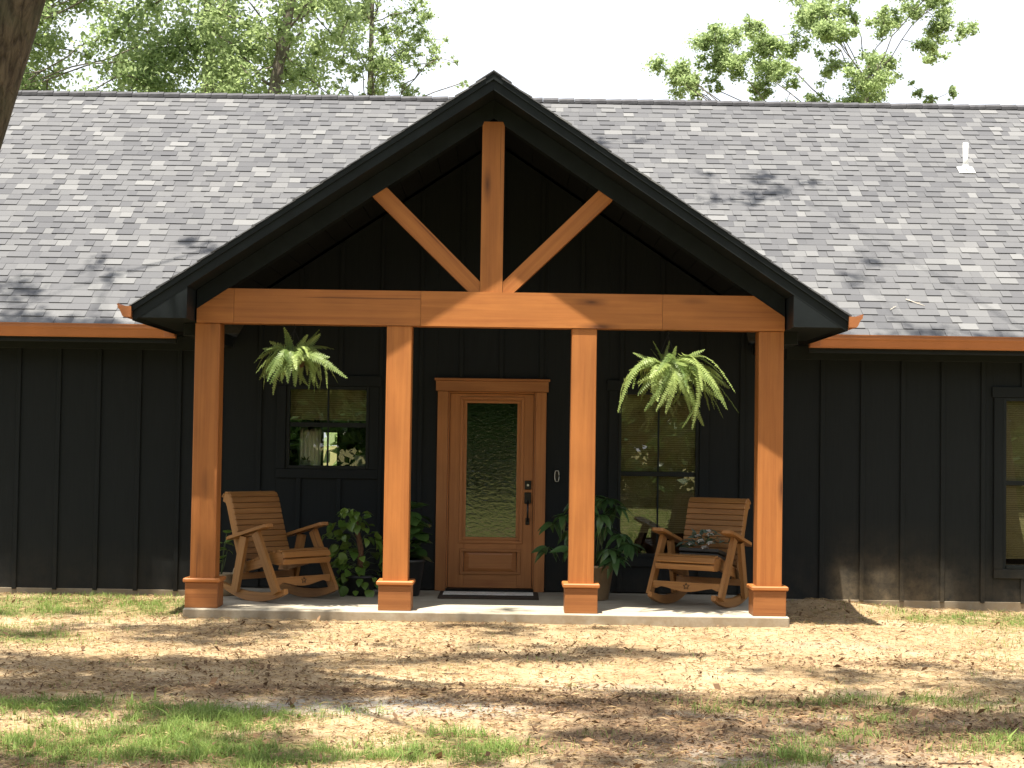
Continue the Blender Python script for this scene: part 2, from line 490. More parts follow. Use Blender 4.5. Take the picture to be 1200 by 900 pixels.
    def build(s, name, mat, parent=None, local=False):
        """verts in world coordinates (or in the parent's when local); the origin goes to the middle of the mesh"""
        if local:
            cen = Vector((0, 0, 0))
        else:
            lo = Vector([min(v[i] for v in s.v) for i in range(3)]); hi = Vector([max(v[i] for v in s.v) for i in range(3)])
            cen = (lo + hi) / 2
            s.v = [v - cen for v in s.v]
        return link(name, s.mesh(name), mat, parent, cen)

def link(name, me, mat, parent=None, cen=Vector((0, 0, 0))):
    o = bpy.data.objects.new(name, me)
    if me is not None and len(me.materials) == 0:
        for m in (mat if isinstance(mat, (list, tuple)) else [mat]):
            me.materials.append(m)
    COL.objects.link(o)
    cen = Vector(cen)
    if parent is not None:
        o.parent = parent
        o.location = cen - WLOC.get(parent.name, Vector((0, 0, 0)))
    else:
        o.location = cen
    WLOC[o.name] = cen
    return o

def tag(o, label=None, cat=None, group=None, kind=None):
    for k, v in (('label', label), ('category', cat), ('group', group), ('kind', kind)):
        if v:
            o[k] = v
    return o

def thing(name, label, cat, loc=(0, 0, 0), rz=0.0, group=None):
    o = bpy.data.objects.new(name, None)
    o.empty_display_size = 0.1
    COL.objects.link(o)
    o.location = loc
    o.rotation_euler = (0, 0, rz)
    WLOC[o.name] = Vector(loc)
    return tag(o, label, cat, group)

def local_thing(*a, **k):
    """a thing whose parts are given in its own coordinates"""
    o = thing(*a, **k)
    WLOC[o.name] = Vector((0, 0, 0))
    return o

def dup(o, parent=None):
    c = o.copy()
    COL.objects.link(c)
    if parent is not None:
        c.parent = parent
    for ch in o.children:
        dup(ch, c)
    return c

def np_mesh(name, verts, faces, smooth=False):
    """quads (or tris) from numpy arrays"""
    verts = np.ascontiguousarray(verts, dtype=np.float32); faces = np.ascontiguousarray(faces, dtype=np.int32)
    me = bpy.data.meshes.new(name)
    nf, k = faces.shape
    me.vertices.add(len(verts)); me.vertices.foreach_set('co', verts.ravel())
    me.loops.add(nf * k); me.loops.foreach_set('vertex_index', faces.ravel())
    me.polygons.add(nf)
    me.polygons.foreach_set('loop_start', np.arange(0, nf * k, k, dtype=np.int32))
    if smooth:
        me.polygons.foreach_set('use_smooth', np.ones(nf, dtype=bool))
    me.update(calc_edges=True)
    return me

def vnoise(x, y, seed=0):
    """smooth value noise in [0, 1]"""
    xi, yi = np.floor(x).astype(np.int64), np.floor(y).astype(np.int64)
    fx, fy = x - xi, y - yi
    fx, fy = fx * fx * (3 - 2 * fx), fy * fy * (3 - 2 * fy)
    def h(a, b):
        n = (a * 374761393 + b * 668265263 + seed * 1442695041) & 0x7fffffff
        n = ((n ^ (n >> 13)) * 1274126177) & 0x7fffffff
        return ((n ^ (n >> 16)) & 0xffff) / 65535.0
    return (h(xi, yi) * (1 - fx) + h(xi + 1, yi) * fx) * (1 - fy) + (h(xi, yi + 1) * (1 - fx) + h(xi + 1, yi + 1) * fx) * fy
def fbm(x, y, seed=0, oct=4):
    s, a, t = 0.0, 1.0, 0.0
    for k in range(oct):
        s = s + a * vnoise(x * 2 ** k, y * 2 ** k, seed + k * 17); t += a; a *= 0.5
    return s / t
def blob(x, y, cx, cy, rx, ry):
    return np.exp(-(((x - cx) / rx) ** 2 + ((y - cy) / ry) ** 2))

# ------------------------------------------------------------------ ground
def ground_z(x, y):
    z = 0.035 * (fbm(x * 0.5, y * 0.5, 3) - 0.5) + 0.022 * (fbm(x * 2.5, y * 2.5, 5) - 0.5)
    z = z * np.clip((16.9 - np.abs(y - 8)) / 3.0, 0.35, 1)
    z = z + 0.085 * blob(x, y, 2.95, 16.5, 0.36, 0.28) + 0.05 * blob(x, y, 3.35, 16.7, 0.5, 0.3)
    z = z - 0.035 * np.clip((x - 3.2) / 2.0, 0, 1) + 0.012
    return z
GRASS = [(-4.3, 15.9, 1.4, 0.9, 1.15), (-3.0, 15.7, 0.5, 0.5, 0.6), (-4.0, 13.4, 1.0, 0.9, 0.62), (-2.0, 9.0, 0.55, 0.6, 0.95), (-1.25, 8.45, 0.5, 0.4, 0.8),
         (-2.6, 9.9, 0.8, 0.4, 0.8), (-1.5, 9.6, 0.6, 0.4, 0.65), (-2.6, 8.6, 0.5, 0.4, 0.6), (-0.3, 8.65, 0.5, 0.35, 0.8), (-0.2, 9.1, 0.3, 0.2, 0.5), (4.9, 15.9, 1.3, 0.7, 1.3), (2.1, 10.5, 0.4, 0.25, 0.36),
         (2.6, 10.7, 0.5, 0.3, 0.42), (3.3, 10.3, 0.5, 0.3, 0.45), (2.7, 9.0, 0.3, 0.25, 0.5), (1.6, 8.7, 0.3, 0.25, 0.5), (2.1, 9.9, 0.3, 0.2, 0.4),
         (1.4, 10.2, 0.35, 0.25, 0.36), (-0.9, 9.9, 0.35, 0.2, 0.36), (3.0, 9.3, 0.4, 0.45, 0.42), (1.9, 9.2, 0.5, 0.5, 0.34), (-5.5, 12, 1.2, 3, 0.6), (5.0, 12, 1.2, 3, 0.5), (1.2, 8.4, 0.3, 0.2, 0.5)]
def cover(x, y):
    g = 0 * x
    for (cx, cy, rx, ry, a) in GRASS:
        g = g + a * blob(x, y, cx, cy, rx, ry)
    g = np.clip(g * (-0.35 + 2.7 * fbm(x * 2.6, y * 2.6, 21, 5)), 0, 1.2)
    lawn = np.clip((7.7 - y) / 0.6, 0, 1)
    g = np.maximum(g, lawn * 0.95)
    g = np.maximum(g, np.clip((np.abs(x) - 6) / 3.0, 0, 0.9))
    g = np.maximum(g, np.clip((y - 27) / 3.0, 0, 0.9))
    sand = 0.9 * blob(x, y, -0.7, 10.15, 1.2, 0.42) + 0.9 * blob(x, y, 1.3, 8.9, 0.9, 0.5) + 0.8 * blob(x, y, 1.9, 9.9, 0.9, 0.25) + 0.6 * blob(x, y, -2.3, 8.4, 0.7, 0.3) \
        + 0.55 * blob(x, y, 0.6, 11.0, 1.0, 0.5) + 0.5 * blob(x, y, 2.6, 13.6, 1.4, 0.7) + 0.4 * blob(x, y, -1.5, 12.6, 0.9, 0.4)
    lit = 0.75 * blob(x, y, -1.0, 10.75, 2.4, 0.33) + 0.7 * blob(x, y, 1.2, 10.35, 1.4, 0.35) + 0.6 * blob(x, y, 0.6, 9.2, 0.7, 0.7) + 0.5 * blob(x, y, 3.0, 12.4, 1.0, 0.5) \
        + 0.6 * blob(x, y, -3.6, 16.3, 1.1, 0.22) + 0.7 * blob(x, y, -2.2, 8.5, 1.0, 0.6) + 0.6 * blob(x, y, 2.3, 9.5, 1.2, 0.7) + 0.35 * blob(x, y, -2.2, 11.6, 1.3, 0.5) + 0.3 * blob(x, y, 0.2, 12.6, 1.6, 0.5)
    lit = lit + 0.38 * blob(x, y, 2.0, 9.3, 2.2, 0.9) + 0.15 * blob(x, y, -1.5, 13.2, 2.6, 1.2)
    lit = lit + 0.16 * np.clip((11.0 - y) / 0.8, 0, 1) * (y > 7.6)
    lit = lit * (0.2 + 1.6 * fbm(x * 3, y * 3, 31, 5))
    sand = sand + 0.22 * np.clip((10.8 - y) / 0.8, 0, 1) * (y > 7.6)
    return np.clip(g, 0, 1), np.clip(sand, 0, 1), np.clip(lit, 0, 1)
def axis(fine0, fine1, step, far0, far1):
    a = [fine0]
    while a[-1] < fine1:
        a.append(a[-1] + step)
    st = step
    hi = []
    x = a[-1]
    while x < far1:
        st *= 1.25; x += st; hi.append(x)
    st, x, lo = step, fine0, []
    while x > far0:
        st *= 1.25; x -= st; lo.append(x)
    return np.array(lo[::-1] + a + hi)
gx, gy = axis(-6.5, 6.5, 0.045, -400, 400), axis(7.6, 17.1, 0.045, -400, 500)
GX, GY = np.meshgrid(gx, gy)
GZ = ground_z(GX, GY)
nx, ny = len(gx), len(gy)
idx = np.arange(nx * ny).reshape(ny, nx)
quads = np.stack([idx[:-1, :-1], idx[:-1, 1:], idx[1:, 1:], idx[1:, :-1]], -1).reshape(-1, 4)
me = np_mesh('ground', np.stack([GX, GY, GZ], -1).reshape(-1, 3), quads, True)
cg, cs, cl = cover(GX, GY)
att = me.color_attributes.new('cover', 'FLOAT_COLOR', 'POINT')
att.data.foreach_set('color', np.stack([cg, cs, cl, np.ones_like(cg)], -1).astype(np.float32).ravel())
tag(link('ground', me, MAT['soil']), 'pale sandy yard with thin grass and leaf litter', None, None, 'structure')

# ------------------------------------------------------------------ house
XC = -0.2                       # middle of the porch gable
YW = 17.0                       # front wall
TAN = 2 / 3                     # roof pitch
Y_EAVE, Z_EAVE, Y_RIDGE = 16.5, 2.735, 21.48
Z_RIDGE = Z_EAVE + (Y_RIDGE - Y_EAVE) * TAN
Y_BACK = 25.96
HX0, HX1 = -9.6, 10.4
SLAB = 0.105
APEX = 4.885                    # top of the gable shingles
house = thing('house', 'low black board and batten house with a cedar post gable porch', 'house', (XC, YW, 0))
ANG = math.atan(TAN)

tag(MB().span(XC - 2.70, XC + 2.70, 14.86, YW + 0.02, -0.12, SLAB, 0.012).build('porch_slab', MAT['slab']),
    'pale concrete porch floor under the gable', None, None, 'structure')

# foundation
fb = MB()
for (x0, x1) in ((HX0 + 0.03, XC - 2.703), (XC + 2.703, HX1 - 0.03)):
    fb.span(x0, x1, YW - 0.005, YW + 0.25, -0.3, 0.075, 0.006)
fb.span(XC - 2.703, XC + 2.703, YW + 0.023, YW + 0.25, -0.3, 0.10, 0.0)
fb.span(HX0 + 0.03, HX1 - 0.03, Y_BACK - 0.55, Y_BACK - 0.4, -0.3, 0.075, 0)
fb.build('foundation', MAT['foundation'], house)

# openings in the front wall: x0, x1, z0, z1 (outside of the window frame)
WIN_S = (-2.30, -1.45, 1.325, 2.17)
WIN_R = (1.09, 1.92, 0.475, 2.165)
WIN_E = (5.02, 5.86, 0.41, 2.155)
WIN_L = (-7.6, -6.76, 0.41, 2.155)
DOOR = (-0.76, 0.36, SLAB, 2.265)
TR = 0.095
def grow(o, t):
    return (o[0] - t, o[1] + t, o[2] - t, o[3] + t)
HOLES = [grow(WIN_S, TR), grow(WIN_R, TR), grow(WIN_E, TR), grow(WIN_L, TR), DOOR]
def minus(rects, hole):
    out = []
    hx0, hx1, hz0, hz1 = hole
    for (a, b, c, d) in rects:
        if b <= hx0 or a >= hx1 or d <= hz0 or c >= hz1:
            out.append((a, b, c, d)); continue
        if a < hx0: out.append((a, hx0, c, d))
        if b > hx1: out.append((hx1, b, c, d))
        m0, m1 = max(a, hx0), min(b, hx1)
        if d > hz1: out.append((m0, m1, hz1, d))
        if c < hz0: out.append((m0, m1, c, hz0))
    return [r for r in out if r[1] - r[0] > 0.004 and r[3] - r[2] > 0.004]
def wall_top(x):
    dx = abs(x - XC)
    return 4.70 - TAN * dx - 0.01 if dx < 2.62 else 2.66
BAT0, SP = -5.036, 0.4105
nb0 = math.floor((HX0 - BAT0) / SP) + 1
lines = [BAT0 + SP * k for k in range(nb0, nb0 + 60) if HX0 + 0.05 < BAT0 + SP * k < HX1 - 0.05]
edges = [HX0] + lines + [HX1]
for a, b in zip(edges[:-1], edges[1:]):
    z0 = 0.062 if not (XC - 2.7 < (a + b) / 2 < XC + 2.7) else SLAB + 0.012
    cuts = [a, b] + [lim for lim in (XC - 2.62, XC + 2.62, XC) if a + 0.004 < lim < b - 0.004]
    cuts.sort()
    tops = [wall_top(min(max(c, a + 1e-4), b - 1e-4)) for c in cuts]
    low = min(tops)
    rects = [(a, b, z0, low)]
    for h in HOLES:
        rects = minus(rects, h)
    for q in rects:
        y = YW + random.uniform(0, 0.0012)
        if q[3] >= low - 1e-6 and max(tops) - low > 0.01:
            prof = [(q[0] + 0.0005, y, q[2]), (q[1] - 0.0005, y, q[2])]
            for c in sorted({q[0] + 0.0005, q[1] - 0.0005} | {c for c in cuts if q[0] < c < q[1]}, reverse=True):
                prof.append((c, y, wall_top(c)))
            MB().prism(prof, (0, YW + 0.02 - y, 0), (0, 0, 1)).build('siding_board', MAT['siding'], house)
        else:
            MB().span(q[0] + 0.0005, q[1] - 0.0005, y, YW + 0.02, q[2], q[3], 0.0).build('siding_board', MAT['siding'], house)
for x in lines:
    z0 = 0.062 if not (XC - 2.7 < x < XC + 2.7) else SLAB + 0.012
    top = min(wall_top(x - 0.022), wall_top(x + 0.022)) - (0.145 if abs(x - XC) > 2.66 else 0.0)
    rects = [(x - 0.022, x + 0.022, z0, top)]
    for h in HOLES:
        rects = minus(rects, h)
    for q in rects:
        if q[1] - q[0] > 0.02:
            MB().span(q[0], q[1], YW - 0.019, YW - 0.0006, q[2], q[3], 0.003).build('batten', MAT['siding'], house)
for (x0, x1) in ((HX0, XC - 3.0), (XC + 3.0, HX1)):               # frieze board under the soffit
    MB().span(x0, x1, YW - 0.024, YW - 0.001, 2.515, 2.658, 0.003).build('frieze_board', MAT['black'], house)

# rest of the shell: side and rear walls, floor, flat ceiling (rear wall has a window the room looks out through)
rear = (-3.24, -2.62, 1.16, 1.78)
sh = MB()
rects = minus([(HX0, HX1, 0.06, 2.66)], rear)
for q in rects:
    sh.span(q[0], q[1], Y_BACK - 0.5, Y_BACK - 0.42, q[2], q[3], 0)
for x in (HX0, HX1 - 0.08):
    sh.span(x, x + 0.08, YW + 0.022, Y_BACK - 0.503, 0.06, 2.66, 0)
    sh.prism([(x + 0.01, YW + 0.03, 2.662), (x + 0.01, Y_BACK - 0.51, 2.662), (x + 0.01, Y_RIDGE, Z_RIDGE - 0.16)], (0.06, 0, 0), (0, 0, 1))
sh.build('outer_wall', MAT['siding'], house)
rm = MB()
rm.span(HX0 + 0.09, HX1 - 0.09, YW + 0.26, Y_BACK - 0.51, -0.02, 0.11, 0)
rm.span(HX0 + 0.09, HX1 - 0.09, YW + 0.03, Y_BACK - 0.51, 2.665, 2.70, 0)
rm.span(-5.2, -5.1, YW + 0.2, Y_BACK - 0.52, 0.115, 2.66, 0)
rm.span(-1.2, -1.1, YW + 0.9, Y_BACK - 2.52, 0.115, 2.66, 0)
rm.build('room_shell', MAT['room'], house)

# windows
def window(rect, cols, rail, name_label, blind_to=None, mull=0.018):
    x0, x1, z0, z1 = rect
    w = MB()
    t = 0.034
    y0, y1 = YW - 0.012, YW + 0.07
    w.span(x0, x0 + t, y0, y1, z0, z1, 0.003); w.span(x1 - t, x1, y0, y1, z0, z1, 0.003)
    w.span(x0 + t, x1 - t, y0, y1, z1 - t, z1, 0.003); w.span(x0 + t, x1 - t, y0 - 0.012, y1, z0, z0 + t, 0.003)
    o = w.build('window', MAT['black'], house)
    if name_label:
        o['label'] = name_label
    r = MB().span(x0 + t, x1 - t, YW + 0.006, YW + 0.05, rail - 0.024, rail + 0.024, 0.003)
    r.build('meeting_rail', MAT['black'], o)
    for k in range(1, cols):
        x = x0 + t + (x1 - x0 - 2 * t) * k / cols
        for (a, b, yy) in ((z0 + t, rail - 0.024, 0.028), (rail + 0.024, z1 - t, 0.012)):
            MB().span(x - mull / 2, x + mull / 2, YW + yy, YW + yy + 0.024, a, b, 0.002).build('muntin', MAT['black'], o)
    for (a, b, yy) in ((z0 + t, rail - 0.024, 0.040), (rail + 0.024, z1 - t, 0.024)):
        MB().span(x0 + t, x1 - t, YW + yy, YW + yy + 0.005, a, b, 0).build('pane', MAT['pane'], o)
    if blind_to is not None:
        zz, bl = z1 - 0.02, MB()
        while zz - 0.022 > blind_to:                        # a woven shade of thin slats, too fine to tell apart
            bl.span(x0 + 0.005, x1 - 0.005, YW + 0.085 + random.uniform(-0.001, 0.001), YW + 0.089, zz - 0.0205, zz, 0)
            zz -= 0.022
        b = bl.build('woven_blind', MAT['blind'], o)
        b['kind'] = 'stuff'
    for (nm, s) in (('side_trim', (x0 - TR, x0 - 0.002, z0 - 0.0, z1)), ('side_trim', (x1 + 0.002, x1 + TR, z0 - 0.0, z1)),
                    ('head_trim', (x0 - TR - 0.02, x1 + TR + 0.02, z1 + 0.002, z1 + TR + 0.015)), ('sill_trim', (x0 - TR, x1 + TR, z0 - TR, z0 - 0.002))):
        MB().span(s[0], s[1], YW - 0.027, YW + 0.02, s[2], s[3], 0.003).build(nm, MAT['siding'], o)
    return o
window(WIN_S, 2, 1.775, 'small square window with its shade half raised', 1.80)
window(WIN_R, 2, 1.322, 'tall window with tan shade beside the door', 0.70)
window(WIN_E, 1, 1.284, 'tall window with tan shade far along the wall', 0.50)
window(WIN_L, 2, 1.284, None, 0.5)
wl = MB().span(WIN_S[0] + 0.03, WIN_S[1] - 0.03, YW + 0.10, YW + 0.42, 1.31, 1.335, 0.003).build('window_shelf', MAT['room'], house)
rw = MB()
for (a, b, c, d) in ((rear[0], rear[0] + 0.04, rear[2], rear[3]), (rear[1] - 0.04, rear[1], rear[2], rear[3]), (rear[0] + 0.041, rear[1] - 0.041, rear[2], rear[2] + 0.04),
                     (rear[0] + 0.041, rear[1] - 0.041, rear[3] - 0.04, rear[3]), (-2.915, -2.875, rear[2] + 0.041, rear[3] - 0.041)):
    rw.span(a, b, Y_BACK - 0.52, Y_BACK - 0.40, c, d, 0)
o = rw.build('rear_window', MAT['black'], house)
nseg = 24
cm = MB()
for k in range(nseg):
    xa, xb = -3.23 + 0.33 * k / nseg, -3.23 + 0.33 * (k + 1) / nseg
    ya, yb = Y_BACK - 0.56 + 0.02 * math.sin(k * 1.3), Y_BACK - 0.56 + 0.02 * math.sin((k + 1) * 1.3)
    cm.poly([(xa, ya, 1.05), (xb, yb, 1.05), (xb, yb, 1.9), (xa, ya, 1.9)], (0, 0, 1), True)
cm.build('sheer_curtain', MAT['curtain'], o)

# entry door
dm, dk = MAT['doorwood'], MAT['cedar']
casing = MB()
casing.span(-0.755, -0.648, YW - 0.03, YW + 0.02, SLAB + 0.002, 2.137, 0.004).build('door_casing', dm, house)
MB().span(0.248, 0.355, YW - 0.03, YW + 0.02, SLAB + 0.002, 2.137, 0.004).build('door_casing', dm, house)
MB().span(-0.775, 0.375, YW - 0.038, YW + 0.02, 2.139, 2.245, 0.004).span(-0.79, 0.39, YW - 0.05, YW + 0.02, 2.246, 2.272, 0.004).build('door_head', dm, house)
jamb = MB().span(-0.647, -0.632, YW + 0.0, YW + 0.10, SLAB + 0.03, 2.137, 0.002).span(0.232, 0.247, YW + 0.0, YW + 0.10, SLAB + 0.03, 2.137, 0.002).span(-0.631, 0.231, YW, YW + 0.10, 2.122, 2.137, 0.002)
jamb.build('door_jamb', dm, house)
MB().span(-0.647, 0.247, YW - 0.045, YW + 0.12, SLAB + 0.001, SLAB + 0.026, 0.004).build('threshold', MAT['metalblack'], house)
DX0, DX1, DZ0, DZ1 = -0.628, 0.228, SLAB + 0.032, 2.118
GX0, GX1, GZ0, GZ1 = -0.468, 0.074, 0.64, 2.035
d = MB()
ya, yb = YW + 0.030, YW + 0.074
d.span(DX0, GX0, ya, yb, DZ0, DZ1, 0.002); d.span(GX1, DX1, ya, yb, DZ0, DZ1, 0.002)
d.span(GX0 + 0.0005, GX1 - 0.0005, ya, yb, GZ1, DZ1, 0.002); d.span(GX0 + 0.0005, GX1 - 0.0005, ya, yb, DZ0, 0.285, 0.002); d.span(GX0 + 0.0005, GX1 - 0.0005, ya, yb, 0.525, GZ0, 0.002)
door = d.build('front_door', dm, house)
def picture_frame(x0, x1, z0, z1, t, y0, y1):
    m = MB()
    m.span(x0, x1, y0, y1, z1 - t, z1, 0.006); m.span(x0, x1, y0, y1, z0, z0 + t, 0.006)
    m.span(x0, x0 + t, y0, y1, z0 + t + 0.0005, z1 - t - 0.0005, 0.006); m.span(x1 - t, x1, y0, y1, z0 + t + 0.0005, z1 - t - 0.0005, 0.006)
    return m
picture_frame(GX0 - 0.055, GX1 + 0.055, GZ0 - 0.05, GZ1 + 0.05, 0.026, YW + 0.014, YW + 0.031).build('outer_moulding', dm, door)
picture_frame(GX0 - 0.012, GX1 + 0.012, GZ0 - 0.012, GZ1 + 0.012, 0.026, YW + 0.020, YW + 0.0305).build('glass_bead', dm, door)
MB().span(GX0 + 0.001, GX1 - 0.001, YW + 0.045, YW + 0.051, GZ0 + 0.001, GZ1 - 0.001, 0).build('rippled_glass', MAT['ripple'], door)
picture_frame(GX0 - 0.04, GX1 + 0.04, 0.275, 0.535, 0.03, YW + 0.016, YW + 0.0305).build('panel_moulding', dm, door)
pm = MB()
b0, b1 = (GX0 + 0.004, GX1 - 0.004, 0.289, 0.521), (GX0 + 0.055, GX1 - 0.055, 0.335, 0.475)
yo, yi = YW + 0.050, YW + 0.034
P = [(b0[0], yo, b0[2]), (b0[1], yo, b0[2]), (b0[1], yo, b0[3]), (b0[0], yo, b0[3])]
Q = [(b1[0], yi, b1[2]), (b1[1], yi, b1[2]), (b1[1], yi, b1[3]), (b1[0], yi, b1[3])]
pm.poly(Q)
for k in range(4):
    pm.poly([P[k], P[(k + 1) % 4], Q[(k + 1) % 4], Q[k]])
pm.build('raised_panel', dm, door)
hx = 0.178
MB().span(hx - 0.034, hx + 0.034, YW + 0.008, YW + 0.0296, 1.145, 1.235, 0.006).build('deadbolt', MAT['metalblack'], door)
ring = MB(); ring.tube([(hx, YW + 0.0085, 1.19), (hx, YW + 0.001, 1.19)], 0.012, 12); ring.build('lock_cylinder', MAT['nickel'], door)
hs = MB().span(hx - 0.034, hx + 0.034, YW + 0.010, YW + 0.0296, 1.0, 1.115, 0.006)
hs.tube([(hx, YW + 0.02, 1.03), (hx, YW - 0.035, 1.0), (hx, YW - 0.045, 0.93), (hx, YW - 0.04, 0.85), (hx, YW + 0.028, 0.82)], 0.010, 8)
hs.span(hx - 0.02, hx + 0.02, YW + 0.016, YW + 0.0296, 0.785, 0.855, 0.005)
hs.build('handle', MAT['metalblack'], door)
db = MB()
path = []
for k in range(25):
    a = 2 * PI * k / 24
    path.append((0.471 + 0.022 * math.cos(a), YW - 0.027, 1.287 + 0.045 * (1 if math.sin(a) > 0 else -1) * min(1, abs(math.sin(a)) * 1.4) + 0.01 * math.sin(a)))
db.tube(path, 0.0035, 6)
bell = MB().span(0.447, 0.495, YW - 0.024, YW - 0.0005, 1.222, 1.352, 0.010).build('doorbell', MAT['metalblack'], house)
db.build('doorbell_ring', MAT['nickel'], bell)

# ------------------------------------------------------------------ main roof
def zr(y):
    return Z_EAVE + (y - Y_EAVE) * TAN
NRM = Vector((0, -math.sin(ANG), math.cos(ANG)))
dk_ = MB()
def deck(x0, x1, ys):
    th = 0.045
    dk_.prism([(x0, ys, zr(ys) - 0.012), (x0, Y_RIDGE - 0.002, Z_RIDGE - 0.012), (x0, Y_RIDGE - 0.002, Z_RIDGE - 0.012 - th * 1.2), (x0, ys + 0.002, zr(ys) - 0.012 - th * 1.2)], (x1 - x0, 0, 0), (1, 0, 0))
deck(HX0 - 0.3, XC - 3.10, Y_EAVE + 0.005); deck(XC - 3.099, XC + 3.099, YW + 0.03); deck(XC + 3.10, HX1 + 0.3, Y_EAVE + 0.005)
dk_.prism([(HX0 - 0.3, Y_RIDGE + 0.002, Z_RIDGE + 0.003), (HX0 - 0.3, 2 * Y_RIDGE - Y_EAVE, Z_EAVE + 0.003), (HX0 - 0.3, 2 * Y_RIDGE - Y_EAVE, Z_EAVE - 0.055), (HX0 - 0.3, Y_RIDGE + 0.002, Z_RIDGE - 0.06)], (HX1 - HX0 + 0.6, 0, 0))
roof = dk_.build('roof', MAT['ridge'], house)
EXPO = 0.1415
def tab_mesh(w, t):
    """one shingle tab: local x along the course, y up the slope, z off the roof"""
    l = EXPO + 0.03
    g = 0.0006
    v = [(-w / 2 + g, 0, -0.004), (w / 2 - g, 0, -0.004), (w / 2 - g, l, -0.010), (-w / 2 + g, l, -0.010),
         (-w / 2 + g, 0, t), (w / 2 - g, 0, t), (w / 2 - g, l, 0.0), (-w / 2 + g, l, 0.0)]
    f = [(4, 5, 6, 7), (0, 1, 5, 4), (1, 2, 6, 5), (3, 0, 4, 7)]
    return v, f
WIDTHS = (0.10, 0.13, 0.155, 0.185, 0.22)
THICK = (0.004, 0.012)
single_mesh = {}
for w in WIDTHS:
    for t in THICK:
        v, f = tab_mesh(w, t)
        m = bpy.data.meshes.new('shingle'); m.from_pydata(v, [], f); m.update(); m.materials.append(MAT['shingle'])
        single_mesh[(w, t)] = m
Rroof = Matrix.Rotation(ANG, 4, 'X')
def covered(x, y):
    return APEX - TAN * abs(x - XC) > zr(y) + 0.02 and abs(x - XC) < 3.16
L_SL = (Y_RIDGE - Y_EAVE) / math.cos(ANG)
sv, sf = [], []
n_single = 0
rows = int(L_SL / EXPO)
for r in range(rows + 1):
    s0 = r * EXPO - 0.006
    if s0 + EXPO * 0.5 > L_SL:
        break
    x = HX0 - 0.3 + random.uniform(0, 0.2)
    hi = random.random() < 0.5
    while x < HX1 + 0.3:
        w = random.choice(WIDTHS)
        hi = (not hi) if random.random() < 0.8 else hi
        t = THICK[1 if hi else 0]
        xm = x + w / 2
        x += w
        y = Y_EAVE + s0 * math.cos(ANG); z = Z_EAVE + s0 * math.sin(ANG)
        if covered(xm, y + 0.05):
            continue
        in_view = abs(xm + 0.02) < 5.15 + 0.17 * (y - 16.5) / 0.6 * 0.6
        if in_view and n_single < 300:
            o = bpy.data.objects.new('shingle', single_mesh[(w, t)])
            COL.objects.link(o)
            o.parent = roof
            o.matrix_basis = Matrix.Translation(Vector((xm, y, z)) - WLOC[roof.name]) @ Rroof @ Matrix.Rotation(random.gauss(0, 0.004), 4, 'Z')
            n_single += 1
        else:
            v, f = tab_mesh(w, t)
            M4 = Matrix.Translation((xm, y, z)) @ Rroof @ Matrix.Rotation(random.gauss(0, 0.004), 4, 'Z')
            b = len(sv)
            sv += [tuple(M4 @ Vector(p)) for p in v]
            sf += [tuple(i + b for i in q) for q in f]
# gable roof shingles, both slopes
for side in (-1, 1):
    lp = 3.16 / math.cos(ANG)
    for r in range(int(lp / EXPO) + 1):
        s0 = r * EXPO
        dx = 3.16 - s0 * math.cos(ANG)
        z = APEX - TAN * dx - 0.012
        if dx < 0.13:
            break
        yend = min(Y_EAVE + (z - Z_EAVE) / TAN, Y_RIDGE)
        y = 14.515
        while y < yend - 0.05:
            w = random.choice(WIDTHS)
            v, f = tab_mesh(w, random.choice(THICK))
            M4 = Matrix.Translation((XC + side * dx, y + w / 2, z)) @ Matrix.Rotation(side * PI / 2, 4, 'Z') @ Rroof
            b = len(sv)
            sv += [tuple(M4 @ Vector(p)) for p in v]
            sf += [tuple(i + b for i in q) for q in f]
            y += w
y = 14.520
while y < 19.6:
    for side in (-1, 1):
        b = len(sv)
        q = [(XC, y, APEX + 0.008), (XC + side * 0.16, y, APEX + 0.008 - 0.16 * TAN), (XC + side * 0.16, y, APEX - 0.004 - 0.16 * TAN), (XC, y, APEX - 0.004)]
        sv += q + [(p[0], p[1] + 0.2, p[2] - 0.006) for p in q]
        sf += [(b, b + 1, b + 2, b + 3), (b, b + 4, b + 5, b + 1), (b + 1, b + 5, b + 6, b + 2), (b + 4, b + 7, b + 6, b + 5)]
    y += 0.195
me = bpy.data.meshes.new('shingle_field'); me.from_pydata(sv, [], sf); me.update()
sfo = link('shingle_field', me, MAT['shingles'], roof)
sfo['kind'] = 'stuff'
# ridge: cap shingles one behind the other
capw = 0.055
x, caps = HX0 - 0.3, MB()
while x < HX1 + 0.3:
    j = random.uniform(-0.004, 0.004)
    for sgn in (-1, 1):
        caps.prism([(x, Y_RIDGE, Z_RIDGE + 0.048 + j), (x, Y_RIDGE + sgn * capw, Z_RIDGE + 0.048 - capw * TAN + j), (x, Y_RIDGE + sgn * capw, Z_RIDGE + 0.012 - capw * TAN), (x, Y_RIDGE, Z_RIDGE + 0.012)], (0.2, 0, 0.008), (1, 0, 0))
    x += 0.205
rc = caps.build('ridge_cap', MAT['ridge'], roof)
rc['kind'] = 'stuff'
# plumbing vent
vy = 19.85
vp = MB().tube([(5.40, vy, zr(vy) - 0.05), (5.40, vy, zr(vy) + 0.33)], 0.031, 14)
vent = vp.build('vent_pipe', MAT['pvc'], house)
fl = MB()
fl.box(Vector((5.40, vy - 0.02, zr(vy - 0.02))) + NRM * 0.014, (0.19, 0.17, 0.008), Matrix.Rotation(ANG, 3, 'X'), 0.002)
fl.lathe([(0.07, 0.0), (0.05, 0.05), (0.036, 0.08)], 14, (5.40, vy, zr(vy) - 0.02))
fl.build('vent_flashing', MAT['pvc'], vent)

